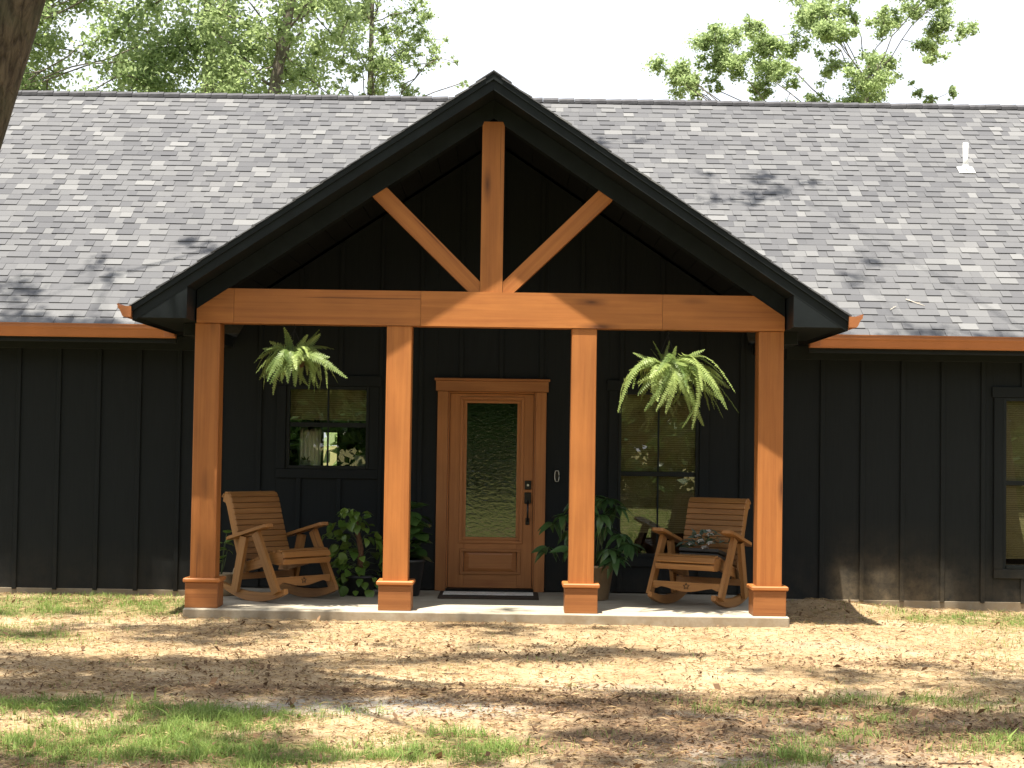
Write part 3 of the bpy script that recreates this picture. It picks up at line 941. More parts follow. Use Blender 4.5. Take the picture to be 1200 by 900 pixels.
# eaves of the main roof
def gutter_profile(front, z0, z1, d=0.118):
    h = z1 - z0
    return [(front + d, z0), (front + 0.055, z0), (front + 0.042, z0 + 0.10 * h), (front + 0.030, z0 + 0.34 * h), (front + 0.018, z0 + 0.56 * h), (front + 0.004, z0 + 0.66 * h),
            (front, z0 + 0.72 * h), (front, z1 - 0.012), (front - 0.006, z1 - 0.010), (front - 0.006, z1), (front + 0.012, z1), (front + 0.014, z1 - 0.02), (front + d, z1 - 0.02)]
for (x0, x1) in ((HX0 - 0.3, XC - 3.145), (XC + 3.145, HX1 + 0.3)):
    MB().span(x0, x1, Y_EAVE + 0.045, Y_EAVE + 0.07, 2.56, 2.672, 0.003).build('eave_fascia', MAT['black'], house)
    MB().span(x0, x1, Y_EAVE + 0.071, YW + 0.01, 2.661, 2.675, 0.0).build('soffit', MAT['black'], house)
    prof = gutter_profile(Y_EAVE - 0.074, 2.607, 2.738)
    MB().prism([(x0, a, b) for (a, b) in prof], (x1 - x0, 0, 0), (1, 0, 0)).build('gutter', MAT['gutter'], house)
for side in (-1, 1):
    prof = gutter_profile(0, 2.668, 2.783)
    g = MB().prism([(XC + side * (3.255 - a), 14.50, b) for (a, b) in prof], (0, 16.405 - 14.50, 0), (0, 1, 0))
    g.build('gutter', MAT['gutter'], house)
    # downspout-free outlet strap where the two gutters meet
    MB().span(min(XC + side * 3.14, XC + side * 3.245), max(XC + side * 3.14, XC + side * 3.245), 16.406, 16.424, 2.612, 2.765, 0.003).build('gutter_joint', MAT['gutter'], house)

# ------------------------------------------------------------------ porch gable
YF = 14.55
def zz(dx, top):
    return top - TAN * dx
gr = MB()
YB = Y_EAVE + (APEX - 0.03 - Z_EAVE) / TAN
for side in (-1, 1):
    e = 3.135
    ye = Y_EAVE + (zz(e, APEX - 0.03) - Z_EAVE) / TAN
    a = XC + side * e
    t, b = APEX - 0.028, 4.735
    top = [(a, YF - 0.012, zz(e, t)), (XC, YF - 0.012, t), (XC, YB, t), (a, ye, zz(e, t))]
    bot = [(p[0], p[1] + (0.02 if i < 2 else 0), p[2] - (t - b)) for i, p in enumerate(top)]
    gr.prism([(a, YF + 0.03, zz(e, b)), (XC + side * 0.0005, YF + 0.03, b), (XC + side * 0.0005, YF + 0.03, t), (a, YF + 0.03, zz(e, t))], (0, YW - 0.002 - YF - 0.03, 0), (0, 1, 0))
    gr.prism([(a, YW, zz(e, t)), (XC + side * 0.0005, YW, t), (XC + side * 0.0005, YB, t)], (0, 0, -0.04), (0, 1, 0))
gr.build('porch_roof', MAT['ceiling'], house)
cb = MB()
for side in (-1, 1):                                               # boards of the vaulted ceiling
    for k in range(15):
        d0, d1 = 0.02 + k * 0.178, 0.02 + (k + 1) * 0.178 - 0.006
        MB().prism([(XC + side * d0, 15.14, zz(d0, 4.733)), (XC + side * d1, 15.14, zz(d1, 4.733)), (XC + side * d1, 15.14, zz(d1, 4.718)), (XC + side * d0, 15.14, zz(d0, 4.718))],
                   (0, YW - 0.03 - 15.14, 0), (0, 1, 0)).build('ceiling_board', MAT['ceiling'], house)
for side in (-1, 1):
    def rake(name, lo, hi, y0, y1, e, mat, L=None):
        MB().prism([(XC + side * 0.0008, y0, lo), (XC + side * e, y0, zz(e, lo)), (XC + side * e, y0, zz(e, hi)), (XC + side * 0.0008, y0, hi)], (0, y1 - y0, 0), (side * 1, 0, -TAN)).build(name, mat, house)
    rake('rake_fascia', 4.722, 4.835, YF, YF + 0.028, 3.125, MAT['black'])
    rake('rake_trim', 4.812, 4.866, YF - 0.022, YF - 0.001, 3.137, MAT['black'])
    rake('drip_edge', 4.8665, 4.874, YF - 0.03, YF + 0.02, 3.145, MAT['metalblack'])
    rake('inner_rafter', 4.547, 4.721, 14.945, 15.11, 2.648, MAT['black'])
    rake('rake_soffit', 4.726, 4.734, YF + 0.0285, 15.135, 3.12, MAT['black'])
    # boxed return at the foot of the rake
    b = MB().prism([(XC + side * 2.66, YF + 0.002, zz(2.66, 4.721)), (XC + side * 2.66, YF + 0.002, 2.668), (XC + side * 3.12, YF + 0.002, 2.668)], (0, 16.40 - YF, 0), (0, 1, 0))
    b.build('eave_return', MAT['black'], house)
    MB().span(min(XC + side * 3.121, XC + side * 3.136), max(XC + side * 3.121, XC + side * 3.136), YF + 0.003, 16.40, 2.64, 2.775, 0.002).build('eave_fascia', MAT['black'], house)
    MB().span(min(XC + side * 2.655, XC + side * 2.80), max(XC + side * 2.655, XC + side * 2.80), 15.14, YW - 0.03, 2.55, 2.667, 0.003).build('side_beam', MAT['black'], house)

# cedar truss and posts
cw = MAT['cedar']
seams = [-2.645, -2.31, -0.63, 1.545, 2.645]
ZB, ZT = 2.657, 2.970
for a, b in zip(seams[:-1], seams[1:]):
    a2, b2 = a + 0.0012, b - 0.0012
    cut = lambda dx: min(ZT, zz(abs(dx), 4.546))
    top = sorted({a2, b2} | {q for q in (-2.364, 2.364) if a2 < q < b2}, reverse=True)
    pts = [(XC + a2, 14.93, ZB), (XC + b2, 14.93, ZB)] + [(XC + q, 14.93, cut(q)) for q in top]
    m = MB().prism(pts, (0, 0.20, 0), (1, 0, 0))
    m.build('beam_board', cw, house)
kp = MB().prism([(XC - 0.1, 14.94, ZT + 0.001), (XC + 0.1, 14.94, ZT + 0.001), (XC + 0.1, 14.94, 4.478), (XC + 0.085, 14.94, 4.515), (XC - 0.085, 14.94, 4.515), (XC - 0.1, 14.94, 4.478)], (0, 0.17, 0), (0, 0, 1))
kp.build('king_post', cw, house)
for s in (-1, 1):
    pts = [(XC + s * 0.102, 14.95, ZT + 0.0015), (XC + s * 0.205, 14.95, ZT + 0.0015), (XC + s * 1.083, 14.95, 3.822), (XC + s * 0.957, 14.95, 3.906), (XC + s * 0.102, 14.95, 3.065)]
    MB().prism(pts, (0, 0.14, 0), (s * 1, 0, 1)).build('truss_brace', cw, house)
for k, px in enumerate((-2.545, -0.82, 0.845, 2.528)):
    x = XC + px
    p = MB().span(x - 0.1125, x + 0.1125, 14.945, 15.17, SLAB + 0.2, ZB - 0.001, 0.005)
    post = p.build('porch_post', cw, house)
    MB().span(x - 0.147, x + 0.147, 14.905, 15.20, SLAB + 0.0005, 0.331, 0.005, 0, (1, 0, 0)).build('post_base', MAT['basewood'], post)
    MB().span(x - 0.166, x + 0.166, 14.888, 15.22, 0.332, 0.369, 0.010, 0, (1, 0, 0)).build('base_cap', cw, post)

# ------------------------------------------------------------------ door mat
t = thing('door_mat', 'dark rectangular mat with pale middle lying before the front door', 'door mat', (-0.2, 16.45, SLAB))
MB().span(-0.69, 0.29, 16.12, 16.80, SLAB + 0.001, SLAB + 0.016, 0.004).build('mat_border', MAT['mat'], t)
MB().span(-0.65, 0.24, 16.40, 16.72, SLAB + 0.0165, SLAB + 0.021, 0.002).build('mat_panel', MAT['matpale'], t)

# ------------------------------------------------------------------ rocking chairs (local: x forward, y to the sitter's left, z up)
def plank(m, p, q, w, y0, y1, ext=0.0):
    p, q = Vector((p[0], 0, p[1])), Vector((q[0], 0, q[1]))
    d = (q - p).normalized()
    n = Vector((-d.z, 0, d.x)) * (w / 2)
    p, q = p - d * ext, q + d * ext
    m.prism([(a.x, y0, a.z) for a in (p - n, q - n, q + n, p + n)], (0, y1 - y0, 0), d)
    return m
def make_chair(label, loc, rz):
    t = local_thing('rocking_chair', label, 'rocking chair', loc, rz, 'rocking chairs on the porch')
    t.scale = (1.0, 1.14, 1.0)
    cwd = MAT['chairwood']
    R = 1.02
    for s in (-1, 1):
        y0, y1 = (0.262, 0.300) if s > 0 else (-0.300, -0.262)
        # rocker runner
        lo = [(x, R - math.sqrt(R * R - x * x)) for x in np.linspace(-0.47, 0.43, 15)]
        up = []
        for (x, z) in lo:
            u = (x + 0.47) / 0.90
            up.append((x * 0.985, z + 0.030 + 0.055 * math.sin(PI * min(1, u * 0.93 + 0.02)) ** 0.7))
        poly = [(x, y0, z + 0.001) for (x, z) in lo] + [(x, y0, z + 0.001) for (x, z) in reversed(up)]
        MB().prism(poly, (0, y1 - y0, 0), (1, 0, 0)).build('rocker', cwd, t, True)
        # legs stand outside the runners and carry the arm
        ya, yb = (0.301, 0.335) if s > 0 else (-0.335, -0.301)
        plank(MB(), (-0.235, 0.080), (-0.115, 0.600), 0.088, ya, yb).build('rear_leg', cwd, t, True)
        plank(MB(), (0.345, 0.100), (0.045, 0.640), 0.088, ya, yb).build('front_leg', cwd, t, True)
        # arm
        c0, c1 = (0.255, 0.365) if s > 0 else (-0.365, -0.255)
        m = MB()
        d = Vector((0.58, 0, 0.15)).normalized(); n = Vector((-d.z, 0, d.x))
        a = Vector((-0.36, 0, 0.553))
        prof = [(0.0, 0.035), (0.06, 0.012), (0.5, 0.0), (0.58, 0.0), (0.60, 0.02), (0.60, 0.09), (0.58, 0.11), (0.5, 0.11), (0.06, 0.098), (0.0, 0.075)]
        pts = [a + d * u + Vector((0, (c0 + v) if s > 0 else (c0 + v), 0)) for (u, v) in prof]
        m.prism(pts, n * 0.028, d)
        m.build('arm_rest', cwd, t, True)
        # seat rail with its rolled front
        ra, rb = (0.222, 0.258) if s > 0 else (-0.258, -0.222)
        top = [(-0.30, 0.318), (-0.2, 0.330), (-0.05, 0.370), (0.12, 0.425), (0.24, 0.463)]
        roll = [(0.285 + 0.062 * math.cos(q), 0.410 + 0.062 * math.sin(q)) for q in np.linspace(PI * 0.55, -PI * 0.6, 9)]
        bot = [(0.18, 0.360), (0.0, 0.305), (-0.2, 0.255), (-0.32, 0.248)]
        MB().prism([(x, ra, z) for (x, z) in top + roll + bot], (0, rb - ra, 0), (1, 0, 0.2)).build('seat_rail', cwd, t, True)
        # back upright, bowed, its head rolling backwards
        fr = [(-0.165, 0.25), (-0.205, 0.38), (-0.27, 0.55), (-0.335, 0.74), (-0.385, 0.90), (-0.405, 0.955), (-0.44, 0.985), (-0.485, 0.985), (-0.51, 0.955)]
        bk = [(-0.515, 0.915), (-0.475, 0.90), (-0.455, 0.86), (-0.40, 0.70), (-0.345, 0.54), (-0.285, 0.38), (-0.25, 0.25)]
        MB().prism([(x, ra, z) for (x, z) in fr + bk], (0, rb - ra, 0), (-0.3, 0, 1)).build('back_upright', cwd, t, True)
    def slat(p, ang, w, th, name, half=0.262):
        Rm = Matrix.Rotation(ang, 3, 'Y')
        MB().box((p[0], 0, p[1]), (w, 2 * half, th), Rm, 0.004).build(name, cwd, t, True)
    # seat slats (follow the rail tops), last ones turn over the roll
    xs = [-0.155, -0.085, -0.015, 0.055, 0.125, 0.195]
    for x in xs:
        z = np.interp(x, [-0.2, -0.05, 0.12, 0.24], [0.330, 0.370, 0.425, 0.463]) + 0.011
        slat((x, z), -math.atan(0.30), 0.069, 0.022, 'seat_slat')
    for q, w in ((80, 0.058), (30, 0.054), (-22, 0.054)):
        r = 0.073
        a = math.radians(q)
        slat((0.285 + r * math.cos(a), 0.410 + r * math.sin(a)), PI / 2 - a, w, 0.020, 'seat_slat')
    # back slats
    fx, fz = [-0.165, -0.205, -0.27, -0.335, -0.385, -0.405], [0.25, 0.38, 0.55, 0.74, 0.90, 0.955]
    for z in np.linspace(0.395, 0.925, 11):
        x = np.interp(z, fz, fx)
        x2 = np.interp(z + 0.02, fz, fx)
        ang = math.atan2(0.02, x2 - x)
        nx_, nz_ = math.sin(ang), -math.cos(ang)
        slat((x + 0.011 * nx_, z + 0.011 * nz_), -ang, 0.052, 0.020, 'back_slat')
    slat((-0.412, 0.978), -math.radians(135), 0.052, 0.020, 'back_slat')
    slat((-0.463, 0.997), -math.radians(180), 0.052, 0.020, 'back_slat')
    slat((-0.513, 0.972), -math.radians(225), 0.050, 0.020, 'back_slat')
    # front stretcher with scalloped lower edge and a star; rear stretcher
    x, z0 = 0.292, 0.170
    pts = [(x, -0.2995, z0 + 0.068), (x, 0.2995, z0 + 0.068), (x, 0.2995, z0 + 0.0)]
    for u in np.linspace(0.27, -0.27, 13):
        pts.append((x, u, z0 - 0.022 * math.cos(u / 0.27 * PI * 1.0) * (1 if abs(u) < 0.27 else 0)))
    pts.append((x, -0.2995, z0))
    fs = MB().prism(pts, (0.024, 0, 0), (0, 1, 0)).build('front_stretcher', cwd, t, True)
    st, star = MB(), []
    for k in range(11):
        r = 0.030 if k % 2 == 0 else 0.0125
        a = PI / 2 + k * PI / 5
        star.append((x + 0.0262, r * math.cos(a), z0 + 0.030 + r * math.sin(a)))
    st.tube(star, 0.0030, 5)
    so = st.build('star_carving', MAT['metalblack'], None, True)
    so.parent = fs
    MB().span(-0.215, -0.19, -0.2995, 0.2995, 0.19, 0.25, 0.003).build('rear_stretcher', cwd, t, True)
    return t
make_chair('wooden rocker with an empty seat behind the left cedar post', (-2.165, 15.85, SLAB), math.radians(-40))
chair_r = make_chair('wooden rocker holding a dark box and white flowers', (1.81, 15.85, SLAB), math.radians(-120))
cr = math.radians(-120)
def on_chair(x, y, z):
    return (1.80 + x * math.cos(cr) - y * math.sin(cr), 15.85 + x * math.sin(cr) + y * math.cos(cr), SLAB + z)
# box on the seat of the right rocker
t = local_thing('lidded_box', 'flat dark grey box on the seat of the right rocker', 'box', on_chair(-0.03, 0.02, 0.405), cr)
m = MB().box((0, 0, 0.035), (0.20, 0.40, 0.075), Matrix.Rotation(-0.23, 3, 'Y'), 0.006)
m.build('box_body', MAT['greybox'], t, True)
MB().box((-0.012, 0, 0.100), (0.21, 0.41, 0.035), Matrix.Rotation(-0.23, 3, 'Y'), 0.006).build('box_lid', MAT['greybox'], t, True)

# ------------------------------------------------------------------ leaves and plants
def leaf_mesh(name, length, width, droop, fold, mat, nseg=6, shape='ovate', wavy=0.0):
    """a leaf along local +x, with a fold at the midrib and a droop towards the tip"""
    v, f = [], []
    for i in range(nseg + 1):
        u = i / nseg
        if shape == 'ovate':
            w = width * 0.5 * (math.sin(PI * u ** 0.75)) ** 0.9 if 0 < u < 1 else 0.002
        elif shape == 'fiddle':
            w = width * 0.5 * (0.12 + 0.88 * math.sin(PI * min(1, u ** 1.5)) ** 0.7) * (1 if u < 0.99 else 0.2) if u > 0 else 0.004
        else:
            w = width * 0.5 * math.sin(PI * u) ** 0.8 if 0 < u < 1 else 0.002
        a = droop * u
        x, z = length * (u - 0.12 * abs(droop) * u * u), -length * 0.5 * droop * u * u
        wv = wavy * math.sin(u * 14)
        v += [(x, -w, z + fold * w + wv), (x, 0, z), (x, w, z + fold * w - wv)]
    for i in range(nseg):
        b = 3 * i
        f += [(b, b + 3, b + 4, b + 1), (b + 1, b + 4, b + 5, b + 2)]
    me = bpy.data.meshes.new(name)
    me.from_pydata(v, [], f)
    me.polygons.foreach_set('use_smooth', [True] * len(f))
    me.update()
    me.materials.append(mat)
    return me

def place(name, me, parent, loc, direction, roll=0.0, scale=1.0, up=Vector((0, 0, 1))):
    o = bpy.data.objects.new(name, me)
    COL.objects.link(o)
    o.parent = parent
    x = Vector(direction).normalized()
    y = up.cross(x)
    y = y.normalized() if y.length > 1e-4 else Vector((0, 1, 0))
    z = x.cross(y)
    Rm = Matrix((x, y, z)).transposed().to_4x4()
    o.matrix_basis = Matrix.Translation(loc) @ Rm @ Matrix.Rotation(roll, 4, 'X') @ Matrix.Scale(scale, 4)
    return o

def pot_mesh(r0, r1, h, rim=0.012):
    return [(r0 * 0.92, 0.001), (r0, 0.012), (r1, h - 0.03), (r1 + rim, h - 0.028), (r1 + rim, h), (r1 - 0.012, h), (r1 - 0.018, h - 0.03)]

# bushy plant climbing a coir pole, left of the second post
P1 = (-1.47, 16.38, SLAB)
t = local_thing('potted_plant', 'bright heart leaved bush climbing a brown coir pole beside the left rocker', 'potted plant', P1, 0, 'potted plants on the porch')
MB().lathe(pot_mesh(0.13, 0.17, 0.20), 22).build('pot', MAT['darkpot'], t, True)
MB().lathe([(0.155, 0.165), (0.10, 0.185), (0.02, 0.19)], 16).build('soil', MAT['potsoil'], t, True)
MB().tube([(0.0, 0.0, 0.17), (0.01, 0, 0.45), (-0.03, 0.0, 0.64), (-0.045, 0, 0.72)], [0.03, 0.028, 0.026, 0.022], 9, True, 0, 0.1).build('coir_pole', MAT['moss'], t, True)
lm = [leaf_mesh('leaf', 0.115, 0.088, d_, 0.25, MAT['pothos'], 6, 'ovate', 0.002) for d_ in (0.3, 0.6, 0.9)]
stems = MB()
for k in range(135):
    z = random.uniform(0.05, 0.86)
    prof = 0.26 if z < 0.5 else 0.26 * (1 - (z - 0.5) / 0.52) + 0.035
    a = random.uniform(0, 2 * PI)
    r = prof * math.sqrt(random.uniform(0.35, 1.0))
    cxp = -0.03 * z - (0.07 if z > 0.55 else 0.0)
    p = Vector((cxp + r * math.cos(a), r * math.sin(a) * 0.85, z))
    if abs(p.x + 0.03) < 0.05 and p.y < 0 and 0.46 < z < 0.68:
        continue
    d_ = Vector((math.cos(a) * 0.7 + random.gauss(0, .3), math.sin(a) * 0.7 + random.gauss(0, .3), random.uniform(-0.9, 0.25)))
    place('leaf', random.choice(lm), t, p, d_, random.gauss(0, .5), random.uniform(0.7, 1.2))
    base = Vector((0.0, 0.0, max(0.18, z * 0.85)))
    if k % 2 == 0:
        stems.tube([base, (base + p) / 2 + Vector((0, 0, 0.04)), p], 0.0028, 4)
stems.build('stem', MAT['stem'], t, True)

# fiddle leaf plant in a dark pot, between the second post and the door
P2 = (-1.00, 16.40, SLAB)
t = local_thing('potted_plant', 'dark round leaved fig in tall charcoal pot left of the door', 'potted plant', P2, 0, 'potted plants on the porch')
MB().lathe(pot_mesh(0.12, 0.165, 0.36), 22).build('pot', MAT['darkpot'], t, True)
MB().lathe([(0.150, 0.325), (0.10, 0.345), (0.02, 0.35)], 16).build('soil', MAT['potsoil'], t, True)
stems = MB().tube([(0, 0, 0.33), (0.02, 0, 0.6), (0.015, 0.01, 0.88)], [0.012, 0.010, 0.006], 7)
stems.build('stem', MAT['stem'], t, True)
lm = [leaf_mesh('leaf', 0.28, 0.20, d_, 0.18, MAT['fiddle'], 7, 'fiddle', 0.004) for d_ in (0.15, 0.4, 0.7)]
for k in range(36):
    z = 0.38 + 0.50 * k / 35
    a = k * 2.4 + random.uniform(-.3, .3)
    place('leaf', random.choice(lm), t, (0.015, 0.005, z), (math.cos(a), math.sin(a), random.uniform(-0.35, 0.55)), random.gauss(0, .25), random.uniform(0.75, 1.05))

# umbrella plant in a tan pot behind the third post
P3 = (0.83, 16.28, SLAB)
t = local_thing('potted_plant', 'wide dark plant with drooping pointed leaves in tan pot right of the door', 'potted plant', P3, 0, 'potted plants on the porch')
MB().lathe(pot_mesh(0.14, 0.185, 0.34), 22).build('pot', MAT['tanpot'], t, True)
MB().lathe([(0.165, 0.305), (0.10, 0.325), (0.02, 0.33)], 16).build('soil', MAT['potsoil'], t, True)
lm = [leaf_mesh('leaf', 0.21, 0.075, d_, 0.3, MAT['lily'], 7, 'ovate') for d_ in (0.5, 0.9, 1.3)]
stems = MB()
heads = [(-0.40, -0.02, 0.74), (-0.30, -0.1, 0.82), (-0.46, 0.0, 0.50), (-0.24, -0.15, 0.50), (-0.22, 0.08, 0.66), (0.12, -0.05, 0.98), (0.20, 0.0, 0.90), (0.06, -0.1, 0.83),
         (0.25, -0.05, 0.64), (0.32, -0.12, 0.55), (0.14, -0.18, 0.50), (0.20, -0.2, 0.42), (0.10, 0.1, 0.7), (-0.08, -0.1, 0.9), (0.0, 0.1, 1.0), (-0.15, 0.12, 0.95)]
for (hx_, hy_, hz_) in heads:
    h = Vector((hx_, hy_, hz_))
    stems.tube([(hx_ * 0.15, hy_ * 0.15, 0.31), (hx_ * 0.55, hy_ * 0.55, hz_ * 0.72 + 0.08), h], [0.006, 0.005, 0.004], 5)
    a0 = random.uniform(0, 6)
    n = random.randint(7, 9)
    for k in range(n):
        a = a0 + k * 2 * PI / n + random.gauss(0, .15)
        place('leaf', random.choice(lm), t, h, (math.cos(a), math.sin(a), random.uniform(-0.75, 0.15)), random.gauss(0, .25), random.uniform(0.75, 1.1))
stems.build('stem', MAT['stem'], t, True)

# small plant in a woven basket behind the left rocker
PB = (-2.79, 16.15, SLAB)
t = local_thing('potted_plant', 'small sparse plant in a woven basket behind the left rocker', 'potted plant', PB, 0, 'potted plants on the porch')
b = MB().lathe([(0.115, 0.001), (0.125, 0.01), (0.135, 0.10), (0.130, 0.20), (0.133, 0.212), (0.120, 0.212), (0.118, 0.17)], 24)
bo = b.build('basket', MAT['basket'], t, True)
for s in (-1, 1):
    hm = MB().tube([(s * 0.125, -0.05, 0.20), (s * 0.132, -0.04, 0.245), (s * 0.134, 0, 0.262), (s * 0.132, 0.04, 0.245), (s * 0.125, 0.05, 0.20)], 0.008, 6)
    ho = hm.build('basket_handle', MAT['basket'], None, True); ho.parent = bo
MB().lathe([(0.117, 0.16), (0.08, 0.175), (0.02, 0.18)], 16).build('soil', MAT['potsoil'], t, True)
lm = [leaf_mesh('leaf', 0.10, 0.055, d_, 0.25, MAT['pothos'], 6) for d_ in (0.3, 0.7)]
stems = MB()
for (dx_, dy_, dz_) in ((0.03, -0.03, 0.36), (0.07, -0.05, 0.44), (-0.06, 0, 0.40), (0.02, 0.05, 0.50), (0.05, 0, 0.60), (-0.05, -0.04, 0.33)):
    stems.tube([(0, 0, 0.17), (dx_ * 0.6, dy_ * 0.6, dz_ * 0.7), (dx_, dy_, dz_)], 0.004, 5)
    for k in range(3):
        a = random.uniform(0, 6.28)
        place('leaf', random.choice(lm), t, (dx_, dy_, dz_), (math.cos(a), math.sin(a), random.uniform(-0.3, 0.7)), random.gauss(0, .3), random.uniform(0.8, 1.2))
stems.build('stem', MAT['stem'], t, True)

# two little pots on the shelf inside the small window
for (x, y, r, h, lab, nl) in ((-1.555, YW + 0.23, 0.062, 0.135, 'pale green planter with upright leaves inside the small window', 16), (-2.13, YW + 0.24, 0.055, 0.075, 'low pale bowl planter inside the small window', 7)):
    t = local_thing('flower_pot', lab, 'flower pot', (x, y, 1.336), 0, 'planters on the window shelf')
    MB().lathe([(r * 0.85, 0.001), (r, h), (r - 0.006, h), (r - 0.01, h - 0.02)], 18).build('pot', MAT['whitepot'], t, True)
    lm = [leaf_mesh('leaf', 0.10, 0.03, d_, 0.3, MAT['pothos'], 5) for d_ in (0.2, 0.6)]
    for k in range(nl):
        a = k * 2.4
        place('leaf', random.choice(lm), t, (0.02 * math.cos(a), 0.02 * math.sin(a), h - 0.02), (math.cos(a) * 0.5, math.sin(a) * 0.5, random.uniform(0.6, 1.4)), 0, random.uniform(0.7, 1.5 if nl > 10 else 0.8))

# flowers lying on the box
fl_loc = on_chair(-0.05, 0.05, 0.525)
t = local_thing('flower_bunch', 'white blossoms with grey green leaves lying on the dark box', 'flowers', fl_loc, cr)
t.scale = (1.45, 1.35, 1.45)
pet = leaf_mesh('petal', 0.034, 0.030, 0.5, 0.5, MAT['petal'], 4)
for (fx_, fy_, fz_) in ((0.05, -0.02, 0.06), (0.06, 0.06, 0.05), (0.0, 0.03, 0.10), (0.01, -0.06, 0.09), (0.07, 0.02, 0.02), (-0.03, 0.0, 0.12), (0.05, -0.09, 0.04)):
    c = MB().lathe([(0.002, -0.006), (0.010, 0.0), (0.002, 0.010)], 8, (fx_, fy_, fz_)).build('blossom', MAT['petal'], t, True)
    for k in range(11):
        a = k * 2.4
        el = 0.25 + 0.1 * k
        place('petal', pet, c, (fx_, fy_, fz_ - 0.004), (math.cos(a) + 0.4, math.sin(a), el - 0.2), 0, 1.0 - 0.03 * k)
lm = [leaf_mesh('leaf', 0.075, 0.035, d_, 0.2, MAT['eucalypt'], 5) for d_ in (0.2, 0.6)]
sm_ = MB()
for k in range(46):
    a = random.uniform(0, 6.28)
    yy = random.gauss(-0.02, 0.10)
    place('leaf', random.choice(lm), t, (random.uniform(-0.05, 0.05), yy, random.uniform(0.01, 0.11)), (math.cos(a), math.sin(a), random.uniform(-0.2, 0.9)), random.gauss(0, .4), random.uniform(0.7, 1.1))
for k in range(7):
    a = random.uniform(-0.2, 0.2)
    sm_.tube([(0.02 * k - 0.05, -0.14 - 0.02 * random.random(), 0.012), (0.01, 0.0, 0.04), (random.uniform(-0.03, 0.05), random.uniform(-0.05, 0.08), 0.08)], 0.003, 4)
sm_.build('stem', MAT['stem'], t, True)

# ------------------------------------------------------------------ hanging ferns
def frond_mesh(L, arch, droop, seed):
    """a fern frond: leaves the pot along +x, rises by arch, then hangs; leaflets both sides"""
    rr = random.Random(seed)
    n = int(L / 0.021)
    pts = [Vector((0, 0, 0))]
    step = L / n
    for i in range(n):
        u = (i + 0.5) / n
        ang = droop + (arch - droop) * math.exp(-(u * 2.6) ** 1.5)
        pts.append(pts[-1] + Vector((math.cos(ang) * step, 0, math.sin(ang) * step)))
    m = MB()
    m.tube(pts, [0.0022 * (1 - 0.7 * i / n) for i in range(n + 1)], 3)
    side_w = 0.050 + L * 0.022
    for i in range(2, n):
        u = i / n
        w = side_w * (min(1, u * 5) * (1 - u) ** 0.55 * 1.1 + 0.04)
        d = (pts[i + 1] - pts[i]).normalized()
        nrm = Vector((-d.z, 0, d.x))
        for s in (-1, 1):
            q = pts[i] + d * (step * 0.25 * s)
            out = (Vector((0, s, 0)) + d * 0.28 - nrm * rr.uniform(-0.05, 0.35)).normalized() * w * rr.uniform(0.88, 1.08)
            hw = d * step * 0.43
            n0 = len(m.v)
            m.v += [q - hw * 0.7, q + out * 0.35 - hw, q + out, q + out * 0.4 + hw * 0.9, q + hw * 0.7]
            m.face((n0, n0 + 1, n0 + 2, n0 + 3, n0 + 4), d, (0, 0), False)
    me = m.mesh('frond')
    me.materials.append(MAT['fern'])
    return me
def make_fern(label, loc, spec, seed, hang, size):
    rr = random.Random(seed)
    t = local_thing('hanging_fern', label, 'hanging plant', loc, 0, 'ferns hanging from the porch beam')
    t.scale = (size, size, 1.0)
    MB().lathe([(0.06, -0.10), (0.10, -0.085), (0.145, 0.0), (0.152, 0.01), (0.135, 0.012), (0.12, -0.01)], 18).build('basket', MAT['liner'], t, True)
    wires = MB()
    for k in range(3):
        a = 0.5 + k * 2 * PI / 3
        wires.tube([(0.145 * math.cos(a), 0.145 * math.sin(a), 0.0), (0, 0, hang - 0.045)], 0.0022, 5)
    wires.tube([(0, 0, hang - 0.05), (0.012, 0, hang - 0.03), (0.0, 0, hang - 0.012), (0, 0, hang + 0.002)], 0.0035, 6)
    wires.build('hanger', MAT['metalblack'], t, True)
    vars_ = {'short': [frond_mesh(0.36, 1.15, 0.2, seed + 1), frond_mesh(0.36, 1.35, 0.9, seed + 2), frond_mesh(0.33, 1.45, 0.7, seed + 3), frond_mesh(0.34, 0.9, -0.3, seed + 12)],
             'mid': [frond_mesh(0.44, 0.8, -1.25, seed + 4), frond_mesh(0.42, 0.45, -0.55, seed + 5), frond_mesh(0.48, 0.9, -1.4, seed + 6), frond_mesh(0.42, 0.2, -1.3, seed + 10), frond_mesh(0.38, 0.3, -1.5, seed + 11)],
             'long': [frond_mesh(0.70, 0.45, -1.30, seed + 7), frond_mesh(0.80, 0.70, -1.40, seed + 8), frond_mesh(0.66, 0.1, -1.10, seed + 9)]}
    for (kind, n, a0, a1) in spec:
        for k in range(n):
            a = a0 + (a1 - a0) * (k + rr.uniform(0.1, 0.9)) / n
            r = rr.uniform(0.02, 0.135)
            place('frond', rr.choice(vars_[kind]), t, (r * math.cos(a), r * math.sin(a), rr.uniform(-0.005, 0.02)), (math.cos(a), math.sin(a), rr.gauss(0, 0.30)), rr.gauss(0, 0.55), rr.uniform(0.65, 1.12))
    return t
make_fern('bushy green fern hanging above the small window', (-1.97, 14.99, 2.36), [('short', 15, 0, 2 * PI), ('mid', 62, 0, 2 * PI), ('mid', 24, -3.0, -0.1), ('long', 2, -1.0, -0.2)], 100, ZB - 2.36, 0.86)
make_fern('large lopsided fern hanging above the right rocker with fronds trailing low', (1.40, 14.99, 2.29), [('short', 15, 0, 2 * PI), ('mid', 52, 0, 2 * PI), ('mid', 22, -2.8, -0.1), ('long', 34, -1.6, 0.4), ('long', 3, 2.6, 4.2)], 200, ZB - 2.29, 0.95)

